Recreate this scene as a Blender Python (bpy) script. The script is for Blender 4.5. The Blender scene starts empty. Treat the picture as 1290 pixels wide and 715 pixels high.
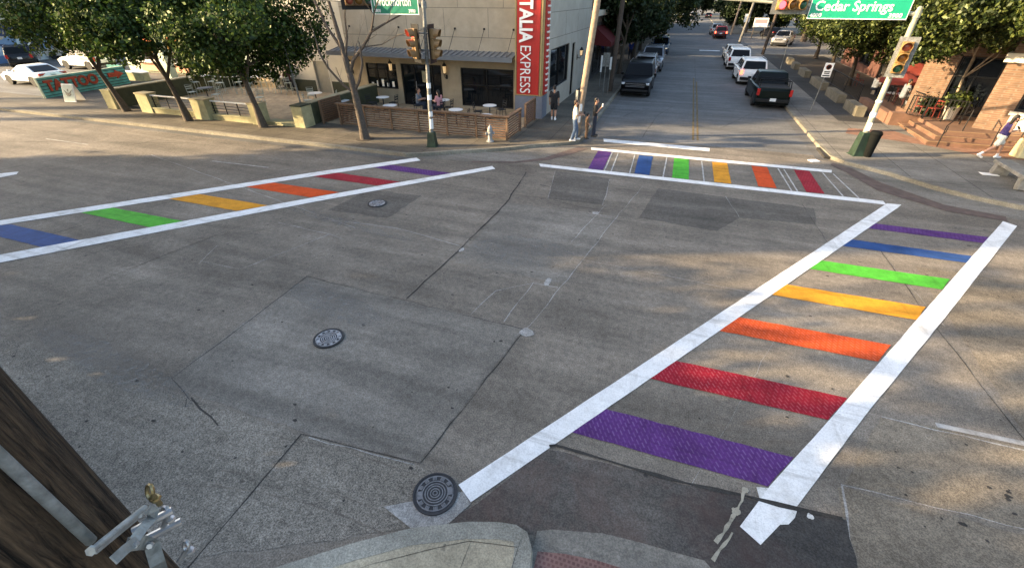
import bpy, bmesh, math, random
import numpy as np
from mathutils import Vector, Matrix, Euler
from math import sin, cos, pi, radians as R

C = bpy.context.scene
COL = C.collection
random.seed(7)

# ------------------------------------------------------------------ world
w = bpy.data.worlds.new("World"); C.world = w; w.use_nodes = True
SUN_AZ = R(22); SUN_EL = R(18)           # light travels toward +X +Y
nt = w.node_tree; bg = nt.nodes['Background']
sky = nt.nodes.new('ShaderNodeTexSky'); sky.sky_type = 'NISHITA'; sky.sun_disc = False
sky.sun_elevation = SUN_EL; sky.sun_rotation = R(270 - 22)
sky.air_density = 1.0; sky.dust_density = 2.5; sky.ozone_density = .3
nt.links.new(sky.outputs[0], bg.inputs[0]); bg.inputs[1].default_value = 0.10
sd = bpy.data.lights.new('sun', 'SUN'); sd.energy = 3.6; sd.angle = R(0.53); sd.color = (1, .75, .44)
so = bpy.data.objects.new('sun', sd); COL.objects.link(so)
d = Vector((cos(SUN_AZ) * cos(SUN_EL), sin(SUN_AZ) * cos(SUN_EL), -sin(SUN_EL)))
so.rotation_euler = d.to_track_quat('-Z', 'Y').to_euler(); so.location = (0, 0, 60)
vs = C.view_settings; vs.view_transform = 'Standard'; vs.look = 'None'; vs.gamma = 1; vs.exposure = 2.45

# ------------------------------------------------------------------ camera
cd = bpy.data.cameras.new('camera'); cam = bpy.data.objects.new('camera', cd); COL.objects.link(cam)
cam.location = (0, 0, 5.6); cam.rotation_euler = (R(90 - 33.5), 0, R(19))
cd.sensor_width = 36; cd.lens = 36 * 546 / 1290; cd.clip_start = .05; cd.clip_end = 6000
C.camera = cam

# ------------------------------------------------------------------ materials
def mat(name, col, rough=.7, var=.15, scale=4, col2=None, metal=0, bump=0, bscale=60, emit=None, es=1, spec=.4, detail=5, dirt=0):
    m = bpy.data.materials.new(name); m.use_nodes = True
    t = m.node_tree; b = t.nodes['Principled BSDF']; L = t.links.new
    b.inputs['Roughness'].default_value = rough; b.inputs['Metallic'].default_value = metal
    b.inputs['Specular IOR Level'].default_value = spec
    tc = t.nodes.new('ShaderNodeTexCoord')
    n = t.nodes.new('ShaderNodeTexNoise'); n.inputs['Scale'].default_value = scale; n.inputs['Detail'].default_value = detail
    n.inputs['Roughness'].default_value = .65
    L(tc.outputs['Object'], n.inputs['Vector'])
    r = t.nodes.new('ShaderNodeValToRGB'); L(n.outputs['Fac'], r.inputs['Fac'])
    c2 = col2 or tuple(min(1, c * (1 + var)) for c in col)
    c1 = col if col2 else tuple(c * (1 - var) for c in col)
    r.color_ramp.elements[0].position = .3; r.color_ramp.elements[1].position = .7
    r.color_ramp.elements[0].color = (*c1, 1); r.color_ramp.elements[1].color = (*c2, 1)
    out = r.outputs[0]
    if dirt:
        n3 = t.nodes.new('ShaderNodeTexNoise'); n3.inputs['Scale'].default_value = scale * .35; n3.inputs['Detail'].default_value = 8
        L(tc.outputs['Object'], n3.inputs['Vector'])
        r3 = t.nodes.new('ShaderNodeValToRGB'); L(n3.outputs['Fac'], r3.inputs['Fac'])
        r3.color_ramp.elements[0].position = .42; r3.color_ramp.elements[1].position = .62
        r3.color_ramp.elements[0].color = (1 - dirt, 1 - dirt, 1 - dirt * 1.1, 1); r3.color_ramp.elements[1].color = (1, 1, 1, 1)
        mx = t.nodes.new('ShaderNodeMixRGB'); mx.blend_type = 'MULTIPLY'; mx.inputs[0].default_value = 1
        L(out, mx.inputs[1]); L(r3.outputs[0], mx.inputs[2]); out = mx.outputs[0]
    L(out, b.inputs['Base Color'])
    if bump:
        n2 = t.nodes.new('ShaderNodeTexNoise'); n2.inputs['Scale'].default_value = bscale; n2.inputs['Detail'].default_value = 4
        L(tc.outputs['Object'], n2.inputs['Vector'])
        bp = t.nodes.new('ShaderNodeBump'); bp.inputs['Strength'].default_value = bump; bp.inputs['Distance'].default_value = .01
        L(n2.outputs['Fac'], bp.inputs['Height']); L(bp.outputs[0], b.inputs['Normal'])
    if emit:
        b.inputs['Emission Color'].default_value = (*emit, 1); b.inputs['Emission Strength'].default_value = es
    return m

def concrete(name, base, blot=.35, fine=.35, spot=True, rough=.85, agg=.5, fscale=44, stain=(.06, .052, .045), tint=None):
    """Weathered concrete or asphalt: broad blotches, tyre polish, aggregate grains and oil spots, in world coordinates."""
    m = bpy.data.materials.new(name); m.use_nodes = True
    t = m.node_tree; N = t.nodes.new; L = t.links.new; b = t.nodes['Principled BSDF']
    b.inputs['Roughness'].default_value = rough; b.inputs['Specular IOR Level'].default_value = .25
    g = N('ShaderNodeNewGeometry'); P = g.outputs['Position']
    def noise(s, det, ro=.6, dist=0):
        n = N('ShaderNodeTexNoise'); n.inputs['Scale'].default_value = s; n.inputs['Detail'].default_value = det
        n.inputs['Roughness'].default_value = ro; n.inputs['Distortion'].default_value = dist; L(P, n.inputs['Vector']); return n.outputs['Fac']
    def ramp(f, p0, p1, c0, c1):
        r = N('ShaderNodeValToRGB'); L(f, r.inputs['Fac']); e = r.color_ramp.elements
        e[0].position = p0; e[1].position = p1; e[0].color = (*c0, 1); e[1].color = (*c1, 1); return r.outputs[0]
    def mix(mode, fac, a, c):
        x = N('ShaderNodeMixRGB'); x.blend_type = mode
        if isinstance(fac, (int, float)): x.inputs[0].default_value = fac
        else: L(fac, x.inputs[0])
        for i, v in ((1, a), (2, c)):
            if isinstance(v, tuple): x.inputs[i].default_value = (*v, 1)
            else: L(v, x.inputs[i])
        return x.outputs[0]
    lo = tuple(c * (1 - blot) for c in base); hi = tuple(min(1, c * (1 + blot)) for c in base)
    c = ramp(noise(.35, 7, .62, .6), .3, .7, lo, hi)
    k = (1 - blot * .7,) * 3
    c = mix('MULTIPLY', .8, c, ramp(noise(1.7, 6, .7), .35, .65, k, (1.12, 1.12, 1.12)))
    c = mix('MULTIPLY', .9, c, ramp(noise(9, 4, .7), .35, .65, (1 - fine * .6,) * 3, (1 + fine * .4,) * 3))
    f = ramp(noise(fscale, 3, .8), .4, .62, (1 - fine,) * 3, (1 + fine * .6,) * 3)
    c = mix('MULTIPLY', 1, c, f)
    # tyre polish streaks along both roads
    for rz, sc, k_ in ((0, (.12, 1.1, 1), .22), (R(58), (.10, .9, 1), .16)):
        mp_ = N('ShaderNodeMapping'); mp_.inputs['Rotation'].default_value = (0, 0, rz); mp_.inputs['Scale'].default_value = sc; L(P, mp_.inputs['Vector'])
        n_ = N('ShaderNodeTexNoise'); n_.inputs['Scale'].default_value = 1; n_.inputs['Detail'].default_value = 6; n_.inputs['Roughness'].default_value = .62; n_.inputs['Distortion'].default_value = .8; L(mp_.outputs[0], n_.inputs['Vector'])
        c = mix('MULTIPLY', 1, c, ramp(n_.outputs['Fac'], .36, .64, (1 - k_,) * 3, (1 + k_ * .7,) * 3))
    # pale aggregate grains
    v = N('ShaderNodeTexVoronoi'); v.inputs['Scale'].default_value = 62; L(P, v.inputs['Vector'])
    gr = ramp(v.outputs['Distance'], .16, .30, (1, 1, 1), (0, 0, 0))
    area = ramp(noise(.8, 3), .34, .58, (0, 0, 0), (1, 1, 1))
    gm = mix('MULTIPLY', 1, gr, area)
    gs = N('ShaderNodeMath'); gs.operation = 'MULTIPLY'; gs.inputs[1].default_value = agg; L(gm, gs.inputs[0])
    c = mix('MIX', gs.outputs[0], c, tuple(min(1, x * 2.3) for x in base))
    if spot:
        v2 = N('ShaderNodeTexVoronoi'); v2.inputs['Scale'].default_value = 1.15; v2.inputs['Randomness'].default_value = 1
        mp = N('ShaderNodeMapping'); L(P, mp.inputs['Vector']); mp.inputs['Rotation'].default_value = (0, 0, .4)
        nd = N('ShaderNodeTexNoise'); nd.inputs['Scale'].default_value = 7; L(P, nd.inputs['Vector'])
        ad = N('ShaderNodeMixRGB'); ad.blend_type = 'ADD'; ad.inputs[0].default_value = .12
        L(mp.outputs[0], ad.inputs[1]); L(nd.outputs['Color'], ad.inputs[2]); L(ad.outputs[0], v2.inputs['Vector'])
        s = ramp(v2.outputs['Distance'], .035, .055, (.85, .85, .85), (0, 0, 0))
        c = mix('MIX', s, c, stain)
    if tint:
        c = mix('MIX', ramp(noise(.9, 5, .7, .4), .45, .7, (0, 0, 0), (.55, .55, .55)), c, tint)
    L(c, b.inputs['Base Color'])
    bp = N('ShaderNodeBump'); bp.inputs['Strength'].default_value = .35; bp.inputs['Distance'].default_value = .006
    L(noise(fscale, 3, .8), bp.inputs['Height']); L(bp.outputs[0], b.inputs['Normal'])
    return m

def paint(name, col, wear=.35, tread=False, chip=(.30, .335), cs=12):
    """Road paint: slightly worn so the concrete grain shows through."""
    m = bpy.data.materials.new(name); m.use_nodes = True
    t = m.node_tree; N = t.nodes.new; L = t.links.new; b = t.nodes['Principled BSDF']
    b.inputs['Roughness'].default_value = .8; b.inputs['Specular IOR Level'].default_value = .18
    P = N('ShaderNodeNewGeometry').outputs['Position']
    n = N('ShaderNodeTexNoise'); n.inputs['Scale'].default_value = 3.2; n.inputs['Detail'].default_value = 9; n.inputs['Roughness'].default_value = .72; L(P, n.inputs['Vector'])
    r = N('ShaderNodeValToRGB'); L(n.outputs['Fac'], r.inputs['Fac'])
    e = r.color_ramp.elements; e[0].position = .3; e[1].position = .66
    e[0].color = (*[c * (1 - wear) for c in col], 1); e[1].color = (*[min(1, c * 1.08) for c in col], 1)
    n2 = N('ShaderNodeTexNoise'); n2.inputs['Scale'].default_value = 50; n2.inputs['Detail'].default_value = 3; L(P, n2.inputs['Vector'])
    r2 = N('ShaderNodeValToRGB'); L(n2.outputs['Fac'], r2.inputs['Fac']); e = r2.color_ramp.elements
    e[0].position = .36; e[1].position = .55; e[0].color = (.8, .8, .8, 1); e[1].color = (1, 1, 1, 1)
    x = N('ShaderNodeMixRGB'); x.blend_type = 'MULTIPLY'; x.inputs[0].default_value = .8; L(r.outputs[0], x.inputs[1]); L(r2.outputs[0], x.inputs[2])
    out = x.outputs[0]
    if tread:     # the pressed anti-slip dashes of thermoplastic sheets
        def dashes(off, ang):
            mp = N('ShaderNodeMapping'); mp.inputs['Rotation'].default_value = (0, 0, ang); mp.inputs['Location'].default_value = (off, off * .6, 0); L(P, mp.inputs['Vector'])
            bk = N('ShaderNodeTexBrick'); L(mp.outputs[0], bk.inputs['Vector']); bk.inputs['Scale'].default_value = 1
            bk.inputs['Brick Width'].default_value = .13; bk.inputs['Row Height'].default_value = .062; bk.inputs['Mortar Size'].default_value = .022
            bk.inputs['Color1'].default_value = (1, 1, 1, 1); bk.inputs['Color2'].default_value = (.3, .3, .3, 1); bk.inputs['Mortar'].default_value = (0, 0, 0, 1)
            return bk.outputs['Color']
        x2 = N('ShaderNodeMixRGB'); x2.blend_type = 'MIX'
        mp = N('ShaderNodeMath'); mp.operation = 'MULTIPLY'; mp.inputs[1].default_value = .34; L(dashes(0, 1.1), mp.inputs[0]); L(mp.outputs[0], x2.inputs[0])
        L(out, x2.inputs[1]); x2.inputs[2].default_value = (*[min(1, c * 1.3 + .16) for c in col], 1); out = x2.outputs[0]
    for rz, sc, p0, p1, dk in ((.2, (.35, 4, 1), .30, .46, .62), (1.1, (3.0, .3, 1), .30, .44, .72), (0, (1.3, 1.3, 1), .34, .5, .78)):
        mp_ = N('ShaderNodeMapping'); mp_.inputs['Rotation'].default_value = (0, 0, rz); mp_.inputs['Scale'].default_value = sc; L(P, mp_.inputs['Vector'])
        n_ = N('ShaderNodeTexNoise'); n_.inputs['Scale'].default_value = 1; n_.inputs['Detail'].default_value = 8; n_.inputs['Roughness'].default_value = .7; L(mp_.outputs[0], n_.inputs['Vector'])
        r_ = N('ShaderNodeValToRGB'); L(n_.outputs['Fac'], r_.inputs['Fac']); e = r_.color_ramp.elements; e[0].position = p0; e[1].position = p1; e[0].color = (dk, dk * .98, dk * .95, 1); e[1].color = (1, 1, 1, 1)
        x_ = N('ShaderNodeMixRGB'); x_.blend_type = 'MULTIPLY'; x_.inputs[0].default_value = 1; L(out, x_.inputs[1]); L(r_.outputs[0], x_.inputs[2]); out = x_.outputs[0]
    L(out, b.inputs['Base Color'])
    # chips
    n3 = N('ShaderNodeTexNoise'); n3.inputs['Scale'].default_value = cs; n3.inputs['Detail'].default_value = 7; n3.inputs['Roughness'].default_value = .8; L(P, n3.inputs['Vector'])
    r3 = N('ShaderNodeValToRGB'); L(n3.outputs['Fac'], r3.inputs['Fac']); e = r3.color_ramp.elements
    e[0].position = chip[0]; e[1].position = chip[1]; e[0].color = (0, 0, 0, 1); e[1].color = (1, 1, 1, 1); L(r3.outputs[0], b.inputs['Alpha'])
    return m

def brickmat(name, c1, c2, mortar, bw=.21, bh=.07, axis='X', ms=.012, rough=.85):
    m = bpy.data.materials.new(name); m.use_nodes = True
    t = m.node_tree; N = t.nodes.new; L = t.links.new; b = t.nodes['Principled BSDF']; b.inputs['Roughness'].default_value = rough
    P = N('ShaderNodeNewGeometry').outputs['Position']
    sp = N('ShaderNodeSeparateXYZ'); L(P, sp.inputs[0]); cb = N('ShaderNodeCombineXYZ')
    if axis == 'Z':
        L(sp.outputs[0], cb.inputs[0]); L(sp.outputs[1], cb.inputs[1])
    else:
        ad = N('ShaderNodeMath'); L(sp.outputs[0], ad.inputs[0]); L(sp.outputs[1], ad.inputs[1]); L(ad.outputs[0], cb.inputs[0]); L(sp.outputs[2], cb.inputs[1])
    k = N('ShaderNodeTexBrick'); L(cb.outputs[0], k.inputs['Vector']); k.inputs['Scale'].default_value = 1
    k.inputs['Brick Width'].default_value = bw; k.inputs['Row Height'].default_value = bh; k.inputs['Mortar Size'].default_value = ms
    k.inputs['Color1'].default_value = (*c1, 1); k.inputs['Color2'].default_value = (*c2, 1); k.inputs['Mortar'].default_value = (*mortar, 1)
    n = N('ShaderNodeTexNoise'); n.inputs['Scale'].default_value = 4; n.inputs['Detail'].default_value = 6; L(P, n.inputs['Vector'])
    r = N('ShaderNodeValToRGB'); L(n.outputs['Fac'], r.inputs['Fac']); r.color_ramp.elements[0].position = .3; r.color_ramp.elements[1].position = .7
    r.color_ramp.elements[0].color = (.65, .65, .65, 1); r.color_ramp.elements[1].color = (1.1, 1.1, 1.1, 1)
    x = N('ShaderNodeMixRGB'); x.blend_type = 'MULTIPLY'; x.inputs[0].default_value = 1; L(k.outputs['Color'], x.inputs[1]); L(r.outputs[0], x.inputs[2])
    L(x.outputs[0], b.inputs['Base Color']); return m

def slabmat(name, base, sx=1.5, sy=1.5, offx=0, offy=0, joint=.03):
    """pavement slabs with scored joints"""
    m = concrete(name, base, blot=.25, fine=.25, agg=.15)
    t = m.node_tree; N = t.nodes.new; L = t.links.new; b = t.nodes['Principled BSDF']
    src = b.inputs['Base Color'].links[0].from_socket
    P = N('ShaderNodeNewGeometry').outputs['Position']; mp = N('ShaderNodeMapping'); mp.inputs['Location'].default_value = (offx, offy, 0); L(P, mp.inputs['Vector'])
    k = N('ShaderNodeTexBrick'); L(mp.outputs[0], k.inputs['Vector']); k.offset = 0; k.inputs['Scale'].default_value = 1
    k.inputs['Brick Width'].default_value = sx; k.inputs['Row Height'].default_value = sy; k.inputs['Mortar Size'].default_value = joint * .5
    k.inputs['Color1'].default_value = (1, 1, 1, 1); k.inputs['Color2'].default_value = (.84, .84, .84, 1); k.inputs['Mortar'].default_value = (.38, .38, .38, 1)
    x = N('ShaderNodeMixRGB'); x.blend_type = 'MULTIPLY'; x.inputs[0].default_value = 1; L(src, x.inputs[1]); L(k.outputs['Color'], x.inputs[2]); L(x.outputs[0], b.inputs['Base Color'])
    return m

def leafmat(name, c1, c2, c3, trans=.25):
    m = bpy.data.materials.new(name); m.use_nodes = True
    t = m.node_tree; N = t.nodes.new; L = t.links.new; t.nodes.remove(t.nodes['Principled BSDF'])
    g = N('ShaderNodeNewGeometry'); r = N('ShaderNodeValToRGB'); L(g.outputs['Random Per Island'], r.inputs['Fac'])
    e = r.color_ramp.elements; e[0].color = (*c1, 1); e[1].color = (*c3, 1); q = e.new(.55); q.color = (*c2, 1)
    a = N('ShaderNodeBsdfDiffuse'); b2 = N('ShaderNodeBsdfTranslucent'); gl = N('ShaderNodeBsdfGlossy'); gl.inputs['Roughness'].default_value = .45
    L(r.outputs[0], a.inputs[0]); L(r.outputs[0], b2.inputs[0]); gl.inputs[0].default_value = (.5, .55, .4, 1)
    x = N('ShaderNodeMixShader'); x.inputs[0].default_value = trans; L(a.outputs[0], x.inputs[1]); L(b2.outputs[0], x.inputs[2])
    y = N('ShaderNodeMixShader'); y.inputs[0].default_value = .05; L(x.outputs[0], y.inputs[1]); L(gl.outputs[0], y.inputs[2])
    L(y.outputs[0], t.nodes['Material Output'].inputs[0]); return m

M = {}
def mm(key, *a, **k): M[key] = mat(key, *a, **k); return M[key]
mm('white_paint', (.78, .78, .76), .5, .05, dirt=.12); mm('black_metal', (.010, .010, .011), .45, .2, metal=.3)
mm('dark_glass', (.006, .008, .010), .05, .2, 1.5, spec=.5); mm('pole_grey', (.13, .125, .115), .85, .2); mm('rubber', (.02, .02, .02), .85, .2)
mm('galv', (.22, .225, .22), .55, .35, 25, metal=.45, bump=.3, dirt=.3); mm('galv_bright', (.30, .31, .31), .45, .3, 30, metal=.5, bump=.3, dirt=.25)
mm('brass', (.30, .235, .12), .3, .2, metal=.8); mm('steel', (.4, .4, .41), .35, .1, metal=.7); mm('chrome', (.7, .7, .72), .15, .05, metal=1)
mm('beige_panel', (.36, .31, .235), .85, .1, 2.5, bump=.12, bscale=50, dirt=.14); mm('beige_low', (.38, .30, .20), .85, .1, 3, bump=.1, dirt=.15)
mm('side_panel', (.40, .37, .31), .85, .07, 2, bump=.1, bscale=50, dirt=.12)
mm('joint', (.13, .115, .09), .9, .1); mm('cap_grey', (.13, .14, .15), .55, .12, 3)
mm('pylon_grey', (.15, .165, .20), .8, .12, 4, bump=.2); mm('sign_red', (.40, .022, .016), .45, .08, 2); mm('gold', (.34, .25, .11), .4, .12)
mm('white_letter', (.82, .80, .76), .5, .04); mm('bulb', (.8, .78, .72), .25, .03)
mm('fence_wood', (.13, .070, .038), .75, .3, 9, bump=.3); mm('fence_post', (.15, .09, .052), .75, .25, 9)
mm('white_wall', (.56, .52, .43), .85, .07, 2, dirt=.12); mm('dado_green', (.028, .034, .018), .75, .2); mm('tan_cap', (.38, .33, .21), .85, .12, dirt=.2)
mm('olive_wall', (.05, .055, .03), .85, .2); mm('pillar_tan', (.40, .37, .21), .88, .14, 5, dirt=.22); mm('door_grey', (.27, .25, .20), .6, .1)
mm('teal', (.10, .36, .31), .5, .18, 5, dirt=.3); mm('teal_pale', (.40, .47, .42), .7, .1, 3, dirt=.15); mm('letter_red', (.42, .05, .02), .5, .2, dirt=.3)
mm('bark', (.075, .058, .042), .95, .4, 12, bump=.9, bscale=30); mm('bark_grey', (.085, .068, .054), .95, .4, 14, bump=1, bscale=28); mm('bark_pale', (.25, .20, .14), .9, .35, 10, bump=.7, bscale=24)
mm('pole_wood', (.30, .22, .15), .9, .3, 6, bump=.5); mm('pole_dark', (.07, .052, .04), .9, .3, 6, bump=.5)
mm('pole_paint', (.36, .355, .27), .55, .1, 4, dirt=.3); mm('green_base', (.020, .042, .026), .6, .3, 6, dirt=.4); mm('signal_yellow', (.24, .14, .045), .5, .12, dirt=.2); mm('signal_tan', (.20, .115, .045), .5, .08)
mm('lens_red', (.7, .02, .03), .2, .05, emit=(1, .05, .06), es=1.6); mm('lens_red_off', (.30, .07, .04), .2, .1); mm('lens_amber', (.22, .10, .02), .2, .1); mm('lens_green', (.02, .10, .05), .2, .1)
mm('sign_green', (.012, .30, .17), .4, .07, 2); mm('sign_green_dark', (.008, .17, .10), .4, .07, 2)
mm('brick_step', (.17, .092, .060), .85, .16, 3, dirt=.3); mm('terracotta', (.155, .088, .058), .85, .14, 2, dirt=.2); mm('step_nose', (.27, .17, .09), .85, .1)
mm('stone', (.23, .22, .20), .9, .2, 9, bump=.4, dirt=.25); mm('limestone', (.17, .15, .11), .9, .2, 5, bump=.4, dirt=.25); mm('yellow_box', (.62, .54, .30), .75, .12, 3, dirt=.2)
mm('skin', (.42, .23, .15), .55, .06, spec=.3); mm('skin_light', (.52, .32, .23), .55, .06, spec=.3); mm('skin_dark', (.20, .105, .065), .55, .06, spec=.3)
mm('hair', (.015, .012, .01), .6, .3, 40); mm('hair_brown', (.045, .025, .015), .6, .3, 40); mm('eye', (.02, .015, .01), .2, .05)
mm('cloth_white', (.66, .62, .52), .9, .08, 9, bump=.3); mm('cloth_black', (.014, .014, .016), .9, .2, 9); mm('denim', (.09, .13, .20), .9, .25, 14, bump=.3); mm('denim_dark', (.022, .028, .045), .9, .2, 14)
mm('cloth_purple', (.045, .03, .12), .9, .15, 9); mm('cloth_pink', (.55, .26, .27), .9, .1, 9); mm('cloth_grey', (.16, .17, .19), .9, .15, 9); mm('cloth_brown', (.12, .075, .045), .9, .5, 16); mm('cloth_blue', (.03, .05, .22), .9, .15)
mm('shoe_white', (.72, .70, .68), .6, .06); mm('shoe_dark', (.03, .028, .026), .6, .2); mm('cloth_maroon', (.075, .028, .026), .9, .2)
mm('table_white', (.72, .72, .70), .4, .05); mm('chair_metal', (.36, .40, .36), .45, .15); mm('chair_black', (.02, .02, .022), .5, .2); mm('red_seat', (.17, .022, .013), .5, .15); mm('umbrella_red', (.14, .020, .013), .8, .15, 5)
mm('awning_red', (.085, .006, .007), .8, .15); mm('awning_yellow', (.62, .36, .05), .7, .1); mm('awning_orange', (.55, .13, .03), .7, .1); mm('counter_pink', (.60, .30, .18), .6, .1, dirt=.15); mm('pale_green', (.50, .55, .40), .7, .08)
mm('roof_grey', (.20, .19, .175), .8, .15, 2); mm('trim_cream', (.62, .57, .45), .7, .08); mm('dark_wall', (.035, .03, .027), .8, .25, 3); mm('brown_wall', (.12, .09, .065), .85, .2, 3)
mm('lamp_glow', (.55, .47, .34), .3, .1, emit=(1, .62, .25), es=.12); mm('menu_red', (.20, .02, .018), .6, .15); mm('planter', (.55, .50, .42), .8, .1, dirt=.2); mm('paper', (.75, .74, .72), .6, .04)
mm('iron_pale', (.30, .30, .31), .5, .3, 14, metal=.2); mm('iron', (.032, .032, .034), .55, .3, 12, metal=.3, bump=.3); mm('iron_light', (.15, .15, .155), .5, .35, 20, metal=.2, bump=.3); mm('hydrant', (.30, .31, .32), .55, .1, 8, dirt=.3); mm('bin_black', (.006, .007, .0065), .8, .2, spec=.1)
mm('car_white', (.74, .74, .72), .22, .02, spec=.6); mm('car_black', (.003, .003, .004), .28, .1, spec=.14); mm('car_silver', (.36, .36, .36), .25, .04, metal=.5); mm('car_grey', (.23, .24, .26), .22, .04, metal=.5)
mm('car_blue', (.02, .045, .09), .2, .05, spec=.6); mm('car_red', (.085, .005, .007), .2, .05, spec=.6); mm('car_green', (.004, .008, .007), .3, .1, spec=.15); mm('car_dark', (.006, .0065, .009), .26, .1, spec=.4); mm('car_cream', (.52, .48, .42), .25, .04)
mm('car_glass', (.003, .0035, .004), .06, .1, spec=.18); mm('lamp_red', (.35, .012, .012), .2, .05); mm('tail_lit', (.6, .05, .03), .2, .05, emit=(1, .12, .06), es=1.2); mm('lamp_clear', (.6, .62, .64), .1, .05, spec=.9); mm('plate', (.62, .64, .66), .5, .05)
mm('soil', (.045, .036, .026), .95, .3, 6, bump=.6, bscale=20)
for k, c in (('m_white', (.66, .67, .66)), ('m_pale', (.42, .52, .58)), ('m_blue', (.16, .26, .42)), ('m_navy', (.04, .06, .13)), ('m_grey', (.33, .32, .31))): mm('mural_' + k[2:], c, .8, .08)
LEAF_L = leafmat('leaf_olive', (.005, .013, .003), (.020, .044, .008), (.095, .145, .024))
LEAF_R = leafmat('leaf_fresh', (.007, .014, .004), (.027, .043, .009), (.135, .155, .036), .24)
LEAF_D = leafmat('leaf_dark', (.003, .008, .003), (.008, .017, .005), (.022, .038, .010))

# ------------------------------------------------------------------ mesh builder
class MB:
    def __init__(s): s.v = []; s.f = []; s.mi = []; s.cur = 0
    def m(s, i): s.cur = i; return s
    def add(s, vs, fs):
        o = len(s.v); s.v += [tuple(p) for p in vs]
        for f in fs: s.f.append([i + o for i in f]); s.mi.append(s.cur)
        return s
    def box(s, x0, x1, y0, y1, z0, z1):
        return s.add([(x0,y0,z0),(x1,y0,z0),(x1,y1,z0),(x0,y1,z0),(x0,y0,z1),(x1,y0,z1),(x1,y1,z1),(x0,y1,z1)],
                     [(0,3,2,1),(4,5,6,7),(0,1,5,4),(1,2,6,5),(2,3,7,6),(3,0,4,7)])
    def obox(s, c, sz, rz=0, rx=0, ry=0, taper=1):
        m = Matrix.Translation(c) @ Euler((rx, ry, rz)).to_matrix().to_4x4(); a, b, h = sz[0]/2, sz[1]/2, sz[2]/2; t = taper
        p = [(-a,-b,-h),(a,-b,-h),(a,b,-h),(-a,b,-h),(-a*t,-b*t,h),(a*t,-b*t,h),(a*t,b*t,h),(-a*t,b*t,h)]
        return s.add([m @ Vector(q) for q in p], [(0,3,2,1),(4,5,6,7),(0,1,5,4),(1,2,6,5),(2,3,7,6),(3,0,4,7)])
    def beam(s, a, b, wd, ht=None):
        a, b = Vector(a), Vector(b); ht = ht or wd; d = (b - a); q = d.to_track_quat('Z', 'Y').to_matrix()
        u = q @ Vector((wd/2, 0, 0)); v = q @ Vector((0, ht/2, 0))
        P = [a-u-v, a+u-v, a+u+v, a-u+v, b-u-v, b+u-v, b+u+v, b-u+v]
        return s.add(P, [(0,3,2,1),(4,5,6,7),(0,1,5,4),(1,2,6,5),(2,3,7,6),(3,0,4,7)])
    def prism(s, pts, z0, z1, bottom=True):
        n = len(pts); V = [(x, y, z0) for x, y in pts] + [(x, y, z1) for x, y in pts]
        ar = sum(pts[i][0]*pts[(i+1)%n][1]-pts[(i+1)%n][0]*pts[i][1] for i in range(n))
        if ar < 0: pts = pts[::-1]; return s.prism(pts, z0, z1, bottom)
        F = [tuple(range(n, 2*n))] + [(i, (i+1)%n, n+(i+1)%n, n+i) for i in range(n)]
        if bottom: F.append(tuple(range(n-1, -1, -1)))
        return s.add(V, F)
    def sheet(s, pts, z):
        n = len(pts); ar = sum(pts[i][0]*pts[(i+1)%n][1]-pts[(i+1)%n][0]*pts[i][1] for i in range(n))
        if ar < 0: pts = pts[::-1]
        return s.add([(p[0], p[1], z) for p in pts], [tuple(range(n))])
    def poly(s, pts): return s.add(pts, [tuple(range(len(pts)))])
    def tube(s, pts, r, n=8, caps=True):
        pts = [Vector(p) for p in pts]; k = len(pts); rs = r if isinstance(r, (list, tuple)) else [r]*k
        V = []; ref = None
        for i, p in enumerate(pts):
            d = (pts[min(i+1, k-1)] - pts[max(i-1, 0)]).normalized()
            if ref is None: ref = d.orthogonal().normalized()
            ref = (ref - d*ref.dot(d)); ref = ref.normalized() if ref.length > 1e-6 else d.orthogonal().normalized()
            b = d.cross(ref)
            for j in range(n):
                a = 2*pi*j/n; V.append(p + (ref*cos(a) + b*sin(a))*rs[i])
        F = [(i*n+j, i*n+(j+1)%n, (i+1)*n+(j+1)%n, (i+1)*n+j) for i in range(k-1) for j in range(n)]
        if caps: F += [tuple(range(n-1, -1, -1)), tuple(range((k-1)*n, k*n))]
        return s.add(V, F)
    def cyl(s, c, r, z0, z1, n=16, r2=None):
        return s.tube([(c[0], c[1], z0), (c[0], c[1], z1)], [r, r if r2 is None else r2], n)
    def lathe(s, prof, c=(0,0,0), n=16, mtx=None):
        V = []
        for r, z in prof:
            for j in range(n):
                a = 2*pi*j/n; q = Vector((r*cos(a), r*sin(a), z))
                V.append((mtx @ q) if mtx else (q + Vector(c)))
        k = len(prof)
        F = [(i*n+j, i*n+(j+1)%n, (i+1)*n+(j+1)%n, (i+1)*n+j) for i in range(k-1) for j in range(n)]
        F += [tuple(range(n-1, -1, -1)), tuple(range((k-1)*n, k*n))]
        return s.add(V, F)
    def ball(s, c, r, n=10, m=7):
        rx, ry, rz = r if isinstance(r, (list, tuple)) else (r, r, r); V = [(c[0], c[1], c[2]-rz)]
        for i in range(1, m):
            t = pi*i/m
            for j in range(n): a = 2*pi*j/n; V.append((c[0]+rx*sin(t)*cos(a), c[1]+ry*sin(t)*sin(a), c[2]-rz*cos(t)))
        V.append((c[0], c[1], c[2]+rz)); F = []
        for j in range(n): F.append((0, 1+(j+1)%n, 1+j)); F.append((len(V)-1, 1+(m-2)*n+j, 1+(m-2)*n+(j+1)%n))
        for i in range(m-2):
            for j in range(n): a = 1+i*n+j; b = 1+i*n+(j+1)%n; F.append((a, b, b+n, a+n))
        return s.add(V, F)
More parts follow.
